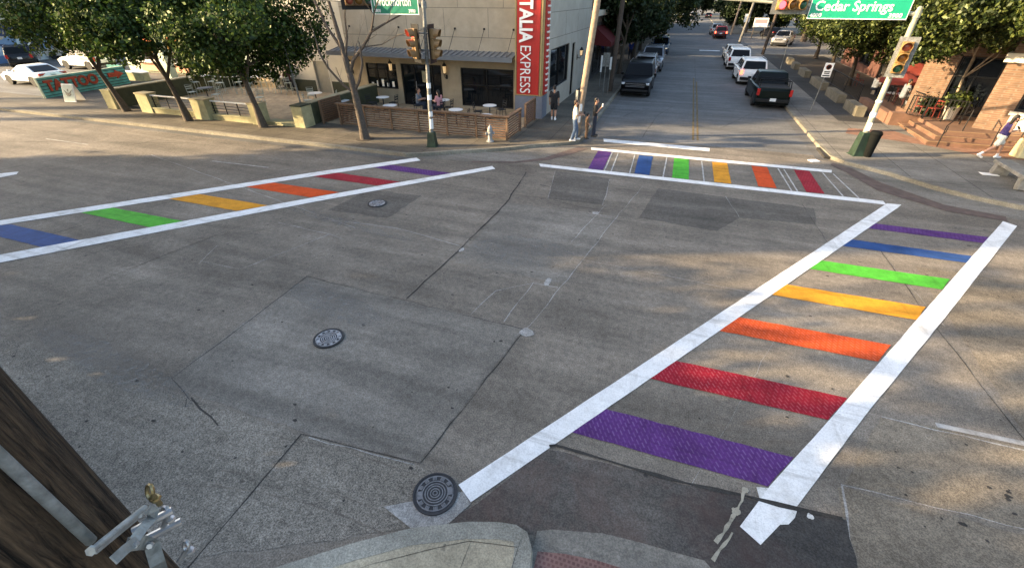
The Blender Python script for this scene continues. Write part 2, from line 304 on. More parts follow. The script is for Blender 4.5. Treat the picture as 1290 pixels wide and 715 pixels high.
    def build(s, name, mats, parent=None, smooth=False, bevel=0, loc=None):
        me = bpy.data.meshes.new(name); me.from_pydata(s.v, [], s.f)
        mats = mats if isinstance(mats, (list, tuple)) else [mats]
        for q in mats: me.materials.append(M[q] if isinstance(q, str) else q)
        me.polygons.foreach_set('material_index', s.mi)
        if smooth: me.polygons.foreach_set('use_smooth', [True]*len(me.polygons))
        me.update()
        o = bpy.data.objects.new(name, me); COL.objects.link(o)
        if parent: o.parent = parent
        if loc: o.location = loc
        if bevel:
            b = o.modifiers.new('b', 'BEVEL'); b.width = bevel; b.segments = 2; b.limit_method = 'ANGLE'; b.angle_limit = R(35)
        if smooth: me.set_sharp_from_angle(angle=R(40))
        return o

def tag(o, label=None, cat=None, group=None, kind=None):
    if label: o['label'] = label
    if cat: o['category'] = cat
    if group: o['group'] = group
    if kind: o['kind'] = kind
    return o
def thing(name, label, cat, loc=(0,0,0), rz=0, group=None):
    o = bpy.data.objects.new(name, None); COL.objects.link(o); o.location = loc; o.rotation_euler = (0,0,rz); o.empty_display_size = .1
    return tag(o, label, cat, group)
def kids(o): return [c for c in COL.objects if c.parent == o]
KID = {}
def dup(o, loc, rz=0, label=None, scale=None):
    def rec(a, p):
        c = a.copy(); COL.objects.link(c)
        if p: c.parent = p
        for k in a.children: rec(k, c)
        return c
    c = rec(o, None); c.location = loc; c.rotation_euler = (0, 0, rz)
    if scale: c.scale = (scale,)*3
    if label: c['label'] = label
    return c
def struct(o): o['kind'] = 'structure'; return o

def text(name, body, size, m, parent, rot, loc, depth=.004, off=0, align='LEFT', sx=1, fit=None):
    cu = bpy.data.curves.new(name, 'FONT'); cu.body = body; cu.size = size; cu.extrude = depth; cu.offset = off; cu.align_x = align; cu.resolution_u = 3
    tmp = bpy.data.objects.new('tmp_text', cu); COL.objects.link(tmp)
    dg = bpy.context.evaluated_depsgraph_get(); me = bpy.data.meshes.new_from_object(tmp.evaluated_get(dg))
    bpy.data.objects.remove(tmp); bpy.data.curves.remove(cu)
    if fit: xs = [v.co.x for v in me.vertices]; sx = fit/(max(xs)-min(xs))
    mt = Matrix.Translation(loc) @ (rot if isinstance(rot, Matrix) else Euler(rot).to_matrix().to_4x4()) @ Matrix.Diagonal((sx, 1, 1, 1))
    me.transform(mt); me.materials.clear(); me.materials.append(M[m])
    o = bpy.data.objects.new(name, me); COL.objects.link(o)
    if parent: o.parent = parent
    return o
FRONT = (R(90), 0, 0)          # readable from -Y
EAST = (R(90), 0, R(90))       # readable from +X
# ================================================================== THE SETTING
M['road'] = concrete('road', (.188, .164, .134), blot=.24, fine=.42, agg=.34)
M['earth'] = concrete('earth', (.12, .11, .095), spot=False)
M['asphalt_far'] = concrete('asphalt_far', (.140, .138, .134), blot=.16, fine=.3, agg=.1, spot=True)
M['slab_light'] = concrete('slab_light', (.190, .172, .146), blot=.22, fine=.36, agg=.22)
M['slab_rough'] = concrete('slab_rough', (.200, .178, .146), blot=.25, fine=.55, agg=.75)
M['slab_dark'] = concrete('slab_dark', (.120, .108, .092), blot=.22, fine=.4, agg=.12)
M['slab_warm'] = concrete('slab_warm', (.195, .165, .125), blot=.28, fine=.42, agg=.3)
M['asphalt_patch'] = concrete('asphalt_patch', (.098, .088, .077), blot=.25, fine=.4, agg=.15, spot=False, tint=(.105, .060, .048))
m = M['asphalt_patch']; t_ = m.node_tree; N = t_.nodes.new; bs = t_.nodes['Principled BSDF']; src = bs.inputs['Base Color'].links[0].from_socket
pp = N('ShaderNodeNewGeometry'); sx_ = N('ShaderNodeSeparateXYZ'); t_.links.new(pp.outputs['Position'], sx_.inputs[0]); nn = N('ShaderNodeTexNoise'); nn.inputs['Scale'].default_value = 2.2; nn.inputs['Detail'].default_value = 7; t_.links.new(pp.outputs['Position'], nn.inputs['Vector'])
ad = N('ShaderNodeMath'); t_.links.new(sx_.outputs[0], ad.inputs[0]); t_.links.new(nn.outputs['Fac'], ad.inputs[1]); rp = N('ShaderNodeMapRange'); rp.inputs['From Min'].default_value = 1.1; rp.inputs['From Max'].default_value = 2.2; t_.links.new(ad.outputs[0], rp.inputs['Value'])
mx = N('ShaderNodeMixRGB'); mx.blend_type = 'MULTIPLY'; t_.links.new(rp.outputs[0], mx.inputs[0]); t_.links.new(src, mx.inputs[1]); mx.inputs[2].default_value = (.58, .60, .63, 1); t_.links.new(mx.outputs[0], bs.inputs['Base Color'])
M['asphalt_black'] = concrete('asphalt_black', (.055, .053, .050), blot=.25, fine=.4, agg=.1, spot=False)
M['pave'] = slabmat('pave', (.128, .110, .084), 1.55, 1.55, .3, .25)
M['pave_plain'] = concrete('pave_plain', (.185, .17, .145), blot=.22, fine=.3, agg=.2)
M['pave_warm'] = concrete('pave_warm', (.36, .31, .22), blot=.18, fine=.25, agg=.2)
M['pave_grey'] = slabmat('pave_grey', (.205, .19, .165), 1.75, 1.75, 0, .4)
M['kerb'] = concrete('kerb', (.225, .205, .16), blot=.25, fine=.3, agg=.15)
M['kerb_near'] = concrete('kerb_near', (.28, .265, .22), blot=.2, fine=.3, agg=.2)
M['gutter_grey'] = concrete('gutter_grey', (.13, .125, .118), blot=.25, fine=.3, agg=.15)
M['seam_dark'] = concrete('seam_dark', (.042, .039, .035), spot=False)
M['seam_pale'] = concrete('seam_pale', (.33, .32, .30), spot=False)
M['brick_band'] = brickmat('brick_band', (.115, .075, .062), (.10, .066, .056), (.10, .085, .07), .20, .10, 'Z', .01)
M['paver_red'] = brickmat('paver_red', (.24, .12, .075), (.20, .10, .065), (.20, .13, .09), .4, .4, 'Z', .012)
M['tactile'] = brickmat('tactile', (.15, .07, .06), (.12, .055, .05), (.20, .11, .09), .055, .055, 'Z', .012)
M['tile'] = brickmat('tile', (.44, .33, .20), (.38, .28, .17), (.25, .2, .13), .5, .5, 'Z', .012)

b = MB(); b.sheet([(-3000,-3000),(3000,-3000),(3000,3000),(-3000,3000)], -.03); struct(b.build('ground', 'earth'))
b = MB(); b.sheet([(-250,-60),(250,-60),(250,36),(6.9,36),(6.9,400),(-3.9,400),(-3.9,36),(-250,36)], 0); road = struct(b.build('road', 'road'))
b = MB(); b.sheet([(-3.6,21.5),(6.55,21.5),(6.55,400),(-3.6,400)], .004); b.sheet([(6.56,67),(40,67),(40,98),(6.56,98)], .004)
b.sheet([(-200,148),(200,148),(200,158),(-200,158)], .008)
struct(b.build('side_street', 'asphalt_far'))

# concrete slabs of differing age
rj = random.Random(12)
def jag(b, p, z, amp=.022, step=.18):
    out = []
    for i in range(len(p)):
        a, c = p[i], p[(i+1) % len(p)]; L = math.hypot(c[0]-a[0], c[1]-a[1]); n = max(1, int(L/step))
        for k in range(n): t = k/n; out.append((a[0]+(c[0]-a[0])*t+rj.uniform(-amp, amp), a[1]+(c[1]-a[1])*t+rj.uniform(-amp, amp)))
    b.sheet(out, z)
def slabs(name, m, polys, z=.004):
    b = MB()
    for p in polys: jag(b, p, z)
    return struct(b.build(name, m))
slabs('pale_road_slab', 'slab_light', [[(-7.5,3.04),(-4.45,3.04),(-2.5,3.14),(-1.98,6.52),(-7.5,6.66)], [(-4.45,8.45),(-1.6,8.4),(-1.39,9.65),(-.95,12.5),(-4.45,12.5)]])
slabs('rough_road_slab', 'slab_rough', [[(-12.5,-1),(-4.45,.9),(-4.45,2.98),(-7.0,2.98),(-12.5,2.9)], [(-4.42,1.15),(-2.9,1.9),(-2.1,2.35),(-1.9,3.02),(-2.5,3.1),(-4.42,2.98)]])
slabs('dark_road_slab', 'slab_dark', [[(-3.72,15.95),(-1.62,15.85),(-1.48,13.33),(-3.3,13.26)], [(.12,15.4),(4.9,15.2),(4.7,13.9),(2.6,13.7),(1.9,12.5),(-.3,12.7)], [(-9.5,10.2),(-7.6,10.3),(-7.5,11.9),(-9.3,11.8)]])
slabs('warm_road_slab', 'slab_warm', [[(3.2,4.78),(12,4.9),(12,6.35),(4.1,6.3)], [(6.05,6.6),(14,6.6),(14,12),(6.5,12)], [(3.1,4.7),(2.95,3.4),(9,2),(9,4.75)]])
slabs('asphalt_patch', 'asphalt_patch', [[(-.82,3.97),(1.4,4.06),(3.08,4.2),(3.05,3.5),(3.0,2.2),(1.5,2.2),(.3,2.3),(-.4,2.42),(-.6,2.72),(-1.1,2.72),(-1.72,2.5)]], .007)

# joints between the slabs
rs = random.Random(3)
def strip(b, pts, wd, z=.0058, jag=.02, step=.35):
    out = []
    for (x0, y0), (x1, y1) in zip(pts, pts[1:]):
        L = math.hypot(x1-x0, y1-y0); n = max(1, int(L/step)); nx, ny = -(y1-y0)/L, (x1-x0)/L
        for i in range(n):
            t = i/n; j = rs.uniform(-jag, jag); out.append((x0+(x1-x0)*t+nx*j, y0+(y1-y0)*t+ny*j))
    out.append(pts[-1]); V = []
    for i, p in enumerate(out):
        q0, q1 = out[max(0, i-1)], out[min(len(out)-1, i+1)]; L = math.hypot(q1[0]-q0[0], q1[1]-q0[1]) or 1
        nx, ny = -(q1[1]-q0[1])/L, (q1[0]-q0[0])/L; h = wd*rs.uniform(.10, .36); V += [(p[0]+nx*h, p[1]+ny*h, z), (p[0]-nx*h, p[1]-ny*h, z)]
    b.add(V, [(2*i, 2*i+1, 2*i+3, 2*i+2) for i in range(len(out)-1)])
b = MB()
for p, wd in (([(-4.75,15.5),(-4.48,12.4),(-4.62,9.0),(-4.78,6.67)], .075), ([(-7.52,6.69),(-7.43,3.2)], .035), ([(-7.55,6.69),(-1.98,6.5)], .025),
              ([(-4.45,3.0),(-4.38,.5)], .04), ([(-1.95,6.5),(-2.48,3.15)], .03), ([(-4.45,3.0),(-2.48,3.15)], .025), ([(-7.45,3.2),(-6.7,2.95),(-6.4,2.93)], .025),
              ([(-14.3,5.3),(-10.5,8.3),(-9.2,9.6)], .02), ([(-30,11.3),(-17.5,15.2)], .05), ([(-22,15.5),(-24,9.5),(-26,5)], .05), ([(-13.5,13),(-16,6)], .035), ([(-11.3,8.3),(-12,5)], .03),
              ([(5.95,13.2),(5.9,9.3),(6.0,6.3)], .03), ([(4.6,15.5),(4.75,12.6)], .02),
              ([(-6.72,2.98),(-6.35,2.84),(-6.05,2.80),(-5.8,2.70)], .045), ([(-6.75,2.95),(-6.62,2.8)], .03),
              ([(-3.1,13.2),(-2.2,12.9),(-1.4,12.95)], .025), ([(-3.9,14.4),(-3.5,14.3)], .06),
              ([(-3.6,24),(6.5,24.6)], .03), ([(-3.6,30),(6.5,30.5)], .03), ([(-3.6,38),(4.4,38.3)], .04), ([(1.5,24),(1.6,60)], .03), ([(-1,22),(-.6,27),(.2,30)], .04), ([(2.6,25),(4.6,29.5)], .04), ([(-2.4,26),(-1.6,28.5),(-.3,29.4)], .05)):
    strip(b, p, wd)
for p, wd in (([(-.80,4.03),(-.71,4.07),(.78,4.05),(3.05,4.2)], .11),): strip(b, p, wd, .0135, .008)
struct(b.build('road_joints', 'seam_dark'))
b = MB()
for p, wd in (([(-.4,15.41),(-.95,12.5),(-1.39,9.65),(-1.95,6.5)], .03), ([(-9.0,9.5),(-7.0,9.7),(-4.7,9.3)], .05), ([(-10.6,6.4),(-9.3,6.42),(-8.47,8.72)], .025), ([(-10.43,8.87),(-8.47,8.72),(-7.9,8.6)], .03), ([(-10.5,6.3),(-10.9,7.2)], .025),
              ([(-1.39,9.65),(3.1,9.4)], .03), ([(-4.3,2.98),(-2.55,3.1)], .03), ([(-3.3,13.2),(-3.75,16)], .025), ([(-1.48,13.3),(-1.62,15.85)], .03), ([(2.6,13.75),(2.3,15.4)], .03), ([(-1.4,13.35),(-1.9,10.5)], .03),
              ([(3.17,4.76),(9,4.9)], .03), ([(4.08,6.28),(9,6.2)], .035), ([(3.17,4.76),(3.0,3.5)], .05), ([(-2.3,8.2),(-2.45,6.6)], .03), ([(-3.2,6.6),(-3.0,7.6),(-2.3,8.2),(-1.7,8.2)], .03),
              ([(5.9,13.0),(6.1,9.4)], .025), ([(1.2,4.0),(3.0,8.4)], .012), ([(.62,6.22),(3.45,6.24)], .015), ([(-20.5,12.4),(-12.5,10.4),(-8,9.3)], .05), ([(-3.2,12.6),(-1.0,12.5)], .03)):
    strip(b, p, wd, .0052)
for x0, x1 in ((-3.6, -1.6),): pass
struct(b.build('sealed_joints', 'seam_pale'))
# pale patch of patched mortar, tar lumps
b = MB()
def blob(b, x, y, r, z, n=14, sx=1, sy=1, rr=rs):
    b.sheet([(x+sx*r*rr.uniform(.65, 1.15)*cos(2*pi*i/n), y+sy*r*rr.uniform(.65, 1.15)*sin(2*pi*i/n)) for i in range(n)], z)
blob(b, -1.9, 6.42, .16, .013); blob(b, -4.55, 9.1, .12, .013, sx=.5); blob(b, -1.6, 12.6, .12, .013); blob(b, -1.98, 8.35, .2, .013, sx=.4)
b.sheet([(-2.62,2.42),(-1.72,2.95),(-1.55,2.83),(-1.72,2.49),(-2.1,2.28)], .013)
struct(b.build('mortar_patch', 'seam_pale'))
b = MB()
for i in range(260):
    x = rs.uniform(-11, 12); y = rs.uniform(1.5, 16); 
    blob(b, x, y, rs.uniform(.008, .03), .0085, 7, rs.uniform(.6, 1.8))
for i in range(40): blob(b, rs.uniform(4, 8), rs.uniform(3.6, 7), rs.uniform(.012, .035), .0085, 7, rs.uniform(1, 2))
struct(b.build('tar_spots', 'seam_dark'))

# ------------------------------------------------------------------ pavements (0.13 m above the road)
Z = .13
def pavement(name, m, poly, z=Z, kerb=None, kw=.16):
    b = MB(); b.prism(poly, -.02, z); o = struct(b.build(name, m))
    if kerb:
        b = MB(); n = len(kerb)
        inner = []
        for i, p in enumerate(kerb):
            a, c = kerb[max(0, i-1)], kerb[min(n-1, i+1)]; L = math.hypot(c[0]-a[0], c[1]-a[1]); nx, ny = -(c[1]-a[1])/L, (c[0]-a[0])/L
            inner.append((p[0]+nx*kw, p[1]+ny*kw, -(nx*.03), -(ny*.03)))
        V = []
        for p, q in zip(kerb, inner):
            V += [(p[0]+q[2], p[1]+q[3], -.01), (p[0]+q[2]*.2, p[1]+q[3]*.2, z+.004), (q[0], q[1], z+.004), (q[0], q[1], z-.02)]
        b.add(V, [(4*i+j, 4*i+4+j, 4*i+5+j, 4*i+1+j) for i in range(n-1) for j in range(3)] + [(0,1,2,3), (4*n-1,4*n-2,4*n-3,4*n-4)])
        struct(b.build('kerb', 'kerb' if 'near' not in name else 'kerb_near'))
    return o
cl = [(-250,15.7),(-60,15.7),(-30,15.72),(-10.1,15.7),(-9.5,15.95),(-8.3,16.75),(-6.6,17.75),(-5.2,18.85),(-4.1,19.55),(-3.68,20.0),(-3.6,20.6),(-3.6,400)]
pavement('far_left_pavement', 'pave', cl + [(-6.3,400),(-6.3,60),(-250,60)], kerb=cl)
cr = [(6.55,400),(6.55,98),(6.56,97.9)]
cr2 = [(6.55,66),(6.55,22.6),(6.62,21.2),(7.0,20.55),(8.13,19.63),(9.17,18.42),(10.0,17.75),(11.0,17.25),(13,16.7),(16,16.4),(250,16)]
pavement('far_right_pavement', 'pave_grey', cr2 + [(250,66)], kerb=cr2)
pavement('far_right_verge', 'pave_grey', [(6.55,400),(6.55,98.5),(60,98.5),(60,400)])
near = [(-250,-2.2),(-8,-1.6),(-4.6,.35),(-3.21,1.44),(-2.64,1.87),(-2.09,2.24),(-1.46,2.54),(-1.1,2.66),(-.88,2.70),(-.72,2.66),(-.62,2.5),(-.58,2.3),(-.57,1.2)]
near = near[::-1]
pavement('near_pavement', 'pave_warm', near + [(-250,-40),(-.57,-40)], kerb=near, kw=.2)
b = MB(); b.sheet([(-.62,2.78),(-.45,2.86),(-.29,2.90),(.16,3.02),(.61,3.06),(1.04,3.08),(1.36,3.10),(1.46,3.0),(1.5,2.2),(1.5,-30),(-.56,-30)], .0095); struct(b.build('ramp_apron', 'pave_plain'))
b = MB(); b.sheet([(-.55,2.55),(-.23,2.63),(.12,2.68),(.5,2.70),(.6,1.9),(-.52,1.9)], .0135); struct(b.build('tactile_strip', 'tactile'))
b = MB(); b.prism([(1.5,2.15),(3,2.1),(30,-6),(30,-40),(1.5,-40)], -.02, .13); struct(b.build('near_right_pavement', 'pave_plain'))
# score lines of the near corner
b = MB()
for p in ([(-3.0,1.2),(-2.32,1.89-.16),(-1.75,2.1),(-1.35,2.34),(-.78,2.46)], [(-1.33,2.33),(-1.3,.4)], [(-.77,2.55),(-.75,.8)]): strip(b, p, .012, Z+.005, .003, .2)
struct(b.build('pavement_joints', 'seam_dark'))
# ramps, gutter aprons and brick bands at the two far corners
b = MB(); b.sheet([(-9.9,15.66),(-9.4,15.95),(-8.2,16.72),(-6.5,17.7),(-5.1,18.8),(-4.0,19.5),(-3.5,19.5),(-4.3,17.6),(-5.5,16.4),(-7.4,15.95)], .006)
b.sheet([(6.60,20.9),(7.0,20.5),(8.1,19.58),(9.15,18.36),(10.0,17.7),(11.0,17.2),(13,16.65),(13,16.1),(10.4,16.3),(9.0,16.85),(7.75,18.55),(7.2,20.0),(6.7,20.7)], .006)
struct(b.build('corner_apron', 'pave_plain'))
b = MB(); b.sheet([(-7.3,16.02),(-5.6,16.55),(-4.6,17.4),(-3.9,18.8),(-3.55,19.42),(-3.1,19.34),(-3.6,18.3),(-4.35,17.2),(-5.5,16.4),(-7.2,15.9)], .011)
b.sheet([(6.62,20.6),(7.16,20.05),(7.66,18.58),(8.92,16.9),(10.3,16.42),(10.15,16.0),(8.75,16.32),(7.31,17.67),(6.8,19.47),(6.45,20.2)], .011)
struct(b.build('brick_band', 'brick_band'))
b = MB(); b.sheet([(-250,15.66),(-9.9,15.66),(-9.9,15.25),(-250,15.25)], .006); b.sheet([(6.54,66),(6.54,20.9),(6.1,20.9),(6.1,66)], .0065); b.sheet([(-3.59,20.2),(-3.59,140),(-3.15,140),(-3.15,20.2)], .0065)
struct(b.build('gutter', 'gutter_grey'))
# red pavers beside the steps and the dark bed strip along the side street
b = MB(); b.sheet([(8.2,25.4),(10.9,24.3),(12.4,23.2),(16,22.6),(20,22.3),(20,25),(11.2,25),(10.6,26.6),(8.6,26.6)], Z+.005); struct(b.build('red_paving', 'paver_red'))
b = MB(); b.sheet([(8.55,28.2),(10.6,28.2),(10.6,62),(8.75,62)], Z+.005); struct(b.build('dark_paving', 'asphalt_black'))
b = MB(); b.sheet([(10.2,28.6),(15,29),(15,62),(10.2,62)], Z+.011); struct(b.build('planting_bed', 'soil'))
b = MB(); b.sheet([(-32,18.6),(-18,18.6),(-18,30),(-32,30)], Z+.012); b.sheet([(-18,19),(-6.8,19),(-6.8,24.5),(-18,24.5)], Z+.012); struct(b.build('patio_paving', 'tile'))
b = MB(); b.sheet([(-130,18.9),(-39.2,18.9),(-39.2,60),(-130,60)], Z+.008); struct(b.build('car_park', 'asphalt_far'))
b = MB(); b.box(6.42,6.62,21.1,22.5,-.005,.10); struct(b.build('drain_inlet', 'seam_dark'))

# ------------------------------------------------------------------ painted crossings
WHITE = paint('paint_white', (.72, .72, .71), .12); FADED = paint('paint_faded', (.42, .41, .39), .45)
PC = {'purple': (.088, .028, .15), 'blue': (.026, .070, .21), 'green': (.075, .38, .035), 'yellow': (.62, .28, .022), 'orange': (.56, .075, .014), 'red': (.27, .010, .022)}
PM = {k: paint('paint_' + k, v, .25, tread=(k in ('purple', 'red'))) for k, v in PC.items()}
PM['orange_worn'] = paint('paint_orange_worn', PC['orange'], .35, True)
def ragged(b, p, z, amp=.007, step=.22):
    out = []
    for i in range(len(p)):
        a, c = p[i], p[(i+1) % len(p)]; L = math.hypot(c[0]-a[0], c[1]-a[1]); n = max(1, int(L/step))
        for k in range(n):
            t = k/n; q = 0 if k == 0 else amp; out.append((a[0]+(c[0]-a[0])*t+rs.uniform(-q, q), a[1]+(c[1]-a[1])*t+rs.uniform(-q, q)))
    b.sheet(out, z)
def crossing(label, lines, stripes):
    t = thing('rainbow_crosswalk', label, 'crosswalk', (0,0,0), group='rainbow crosswalks of the junction')
    for p in lines: b = MB(); ragged(b, p, .0125, .0035, .3); b.build('border_line', WHITE, t)
    for k, p in stripes:
        c = k; b = MB(); ragged(b, p, .0105, .008); o = b.build('stripe', PM.get(k, PM[c.split('_')[0]]), t); o['label'] = c.split('_')[0] + ' painted stripe'
    return t
crossing('rainbow crosswalk nearest the camera, purple stripe at both ends', 
    [[(-1.82,3.02),(-1.56,2.85),(7.43,16.13),(7.62,16.45),(7.22,16.42)], [(1.79,3.67),(2.01,3.51),(2.52,4.19),(3.85,6.23),(6.19,9.67),(10.23,15.7),(10.02,15.97),(5.61,9.41),(3.66,6.5),(2.23,4.4)]],
    [('purple', [(-.18,5.0),(2.62,5.0),(2.2,4.38),(-.60,4.38)]), ('red', [(.80,6.55),(3.68,6.55),(3.26,5.93),(.42,5.93)]), ('orange_worn', [(2.02,8.35),(4.85,8.35),(4.46,7.74),(1.63,7.74)]),
     ('yellow', [(3.19,10.05),(6.01,10.05),(5.64,9.45),(2.82,9.48)]), ('green', [(4.22,11.57),(7.02,11.57),(6.65,10.98),(3.86,11.02)]), ('blue', [(5.32,13.15),(8.09,13.1),(7.79,12.63),(5.0,12.64)]), ('purple', [(6.27,14.55),(9.08,14.56),(8.76,14.07),(5.96,14.12)])])
crossing('rainbow crosswalk across the side street mouth, purple, blue, green, yellow, orange and red stripes',
    [[(-2.99,19.52),(-2.93,19.18),(6.27,19.20),(6.36,19.55)], [(-4.57,16.62),(-4.42,16.28),(7.17,16.28),(7.17,16.62)]],
    [('purple', [(-2.63,19.15),(-2.05,19.15),(-2.02,16.66),(-2.6,16.66)]), ('blue', [(-.88,19.1),(-.31,19.1),(-.28,16.68),(-.83,16.66)]), ('green', [(.54,19.15),(1.12,19.15),(1.13,16.68),(.54,16.66)]),
     ('yellow', [(2.01,19.12),(2.58,19.12),(2.58,16.72),(2.0,16.7)]), ('orange', [(3.47,19.12),(4.03,19.12),(4.05,16.75),(3.46,16.74)]), ('red', [(4.98,19.15),(5.51,19.15),(5.51,16.72),(4.96,16.7)])])
dl = (-1.85, -2.15)
crossing('rainbow crosswalk running toward the bare tree, blue stripe cut by the picture edge',
    [[(-20.3,4.0),(-19.9,3.85),(-17.99,6.04),(-12.05,12.56),(-9.27,15.42),(-9.62,15.70),(-12.33,12.91),(-18.35,6.3)], [(-17.6,2.9),(-17.2,2.6),(-15.3,4.68),(-10.38,10.56),(-6.01,15.45),(-6.25,15.72),(-10.66,10.86),(-15.75,5.0)]],
    [('purple', [(-18.9,5.2+.05),(-18.6,5.0),(-16.6,3.95),(-17.0,3.7),(-19.2,4.6)][0:0] or [(-19.75,4.3),(-19.2,4.85),(-16.0,4.65),(-16.5,4.1)]),
     ('blue', [(-18.03,6.02),(-17.75,6.18),(-14.74,6.18),(-15.1,5.58),(-18.35,5.58)]), ('green', [(-16.78,7.42),(-16.30,8.0),(-13.15,8.0),(-13.7,7.38)]), ('yellow', [(-15.2,9.12),(-14.6,9.75),(-11.66,9.75),(-12.27,9.1)]),
     ('orange', [(-13.7,10.8),(-13.1,11.44),(-10.2,11.44),(-10.85,10.75)]), ('red', [(-12.2,12.45),(-11.62,13.08),(-8.75,13.0),(-9.38,12.41)]), ('purple', [(-10.7,14.05),(-10.2,14.55),(-7.38,14.45),(-8.0,13.95)])])
b = MB(); ragged(b, [(-2.71,21.14),(-2.61,20.62),(1.96,20.62),(1.99,21.14)], .0105); tag(struct(b.build('stop_line', WHITE)))
def thin(b, x0, y0, x1, y1, wd, z=.0105):
    L = math.hypot(x1-x0, y1-y0); nx, ny = -(y1-y0)/L*wd/2, (x1-x0)/L*wd/2; ragged(b, [(x0+nx,y0+ny),(x1+nx,y1+ny),(x1-nx,y1-ny),(x0-nx,y0-ny)], z, .006)
b = MB()
for x0, x1 in ((-1.75,-1.7),(-1.05,-1.0),(.25,.22),(1.62,1.66),(4.42,4.5),(4.62,4.68),(5.95,6.05),(6.3,6.5),(-2.0,-1.96)): thin(b, x0, 19.1, x1, 16.65, .05)
struct(b.build('old_crossing_lines', paint('paint_old', (.5, .5, .48), .5)))
b = MB(); b.sheet([(-24.6,7.9),(-23.2,9.2),(-22.9,8.98),(-23.4,7.6)], .0105); thin(b, 2.2,65.75,4.6,65.75,.9)
struct(b.build('lane_markings', WHITE)); b = MB(); thin(b, -27.6,12.55,-24.7,12.55,.07); thin(b, -17.3,12.6,-14.5,12.7,.07); thin(b, 4.84,6.37,8.2,6.44,.10); struct(b.build('faded_markings', FADED))
M['tyre_mark'] = concrete('tyre_mark', (.165, .142, .115), blot=.3, fine=.4, agg=.1, spot=False)
b = MB()
for k, (r_, a0, a1) in enumerate(((3.0, 62, 128), (3.35, 70, 120), (4.3, 75, 118))):
    strip(b, [(-2.6+r_*1.35*cos(R(a))-.4, .25+r_*.62*sin(R(a))*1.02) for a in range(a0, a1, 4)], .035, .0055, .004, .2)
struct(b.build('tyre_marks', 'tyre_mark'))
b = MB(); thin(b, 1.30,22.3,1.42,42,.09); thin(b, 1.50,22.3,1.62,40,.09); struct(b.build('centre_line', paint('paint_amber', (.19, .135, .06), .5)))
# spilt white paint and caulk beads beside the near crossing
b = MB(); b.sheet([(2.05,4.32),(2.08,4.1),(2.14,3.95),(2.28,3.86),(2.38,3.9),(2.47,4.02),(2.53,4.17),(2.47,4.3),(2.3,4.38)], .0118); blob(b, 2.66, 4.10, .045, .0165); struct(b.build('paint_spill', paint('paint_spill', (.62, .62, .60), .15, chip=(.34, .42), cs=14)))
b = MB(); strip(b, [(1.91,4.23),(1.84,4.05),(1.77,3.87),(1.63,3.6),(1.49,3.36)], .085, .0145, .012, .08); strip(b, [(1.69,3.56),(1.59,3.37),(1.45,3.13)], .07, .0145, .012, .08); blob(b, 1.9, 4.22, .055, .0147); blob(b, 1.76, 3.86, .06, .0147); struct(b.build('sealant_bead', paint('paint_bead', (.36, .33, .26), .4, chip=(.34, .40), cs=30)))

# worn-in stains, dusty scuffs and oil drips with shapes of their own
def stain(name, col, polys, chip, cs, z):
    m_ = paint(name, col, .3, chip=chip, cs=cs); b = MB()
    for p in polys: ragged(b, p, z, .08, .3)
    struct(b.build(name, m_))
def ell(x, y, a, c, rz, n=16): return [(x+a*cos(t)*cos(rz)-c*sin(t)*sin(rz), y+a*cos(t)*sin(rz)+c*sin(t)*cos(rz)) for t in [2*pi*k/n for k in range(n)]]
stain('dust_scuff', (.27, .265, .25), [ell(-3.0,9.6,1.35,.8,.1), ell(-8.6,9.5,2.6,.22,-.15), ell(-6.2,6.0,1.4,.4,-.2), ell(-8.9,3.1,2.4,.3,-.1)], (.46, .78), 9, .0075)
b = MB(); ragged(b, [(-9.6,10.1),(-7.5,10.2),(-7.4,12.1),(-9.4,12.0)], .0060, .03)
struct(b.build('cover_surround', 'slab_dark'))
# ------------------------------------------------------------------ manhole covers
def manhole(label, x, y, r, rz, pale=False):
    t = thing('manhole_cover', label, 'manhole cover', (x, y, 0), rz, 'manhole covers in the junction')
    b = MB(); n = 40
    def ring(r0, r1, z0, z1):
        V = []
        for k in range(n): a = 2*pi*k/n; V += [(r0*cos(a), r0*sin(a), z0), (r0*cos(a), r0*sin(a), z1), (r1*cos(a), r1*sin(a), z1), (r1*cos(a), r1*sin(a), z0)]
        b.add(V, [(4*i+j, 4*i+j+1, 4*((i+1) % n)+j+1, 4*((i+1) % n)+j) for i in range(n) for j in range(3)])
    b.lathe([(r, .012), (r, .026)], n=n); ring(r*.93, r, .02, .034); b.build('rim', 'iron', t)
    b = MB()
    for q, z in ((.84, .033), (.60, .034), (.47, .033), (.36, .034), (.23, .033), (.12, .034)): ring(r*(q-.045), r*q, .02, z)
    for k in range(12):
        if k in (0, 6): continue
        a = 2*pi*k/12
        for dd in (-.09, 0, .09): b.obox((r*.72*cos(a+dd), r*.72*sin(a+dd), .028), (.05*r/.3, .014*r/.3, .012), a)
    for a in (0, pi): b.obox((r*.70*cos(a), r*.70*sin(a), .028), (.07, .11*r/.3, .010), a)
    b.build('raised_casting', 'iron_pale' if pale else 'iron_light', t); return t
manhole('dark iron manhole cover touching the end of the white crosswalk line', -2.06, 2.80, .30, .5)
manhole('pale ringed manhole cover alone in the middle of the junction', -5.52, 4.98, .29, .9, True)
manhole('small manhole cover in a dark patch between the left crosswalk and the junction centre', -8.42, 11.02, .30, .2, True)
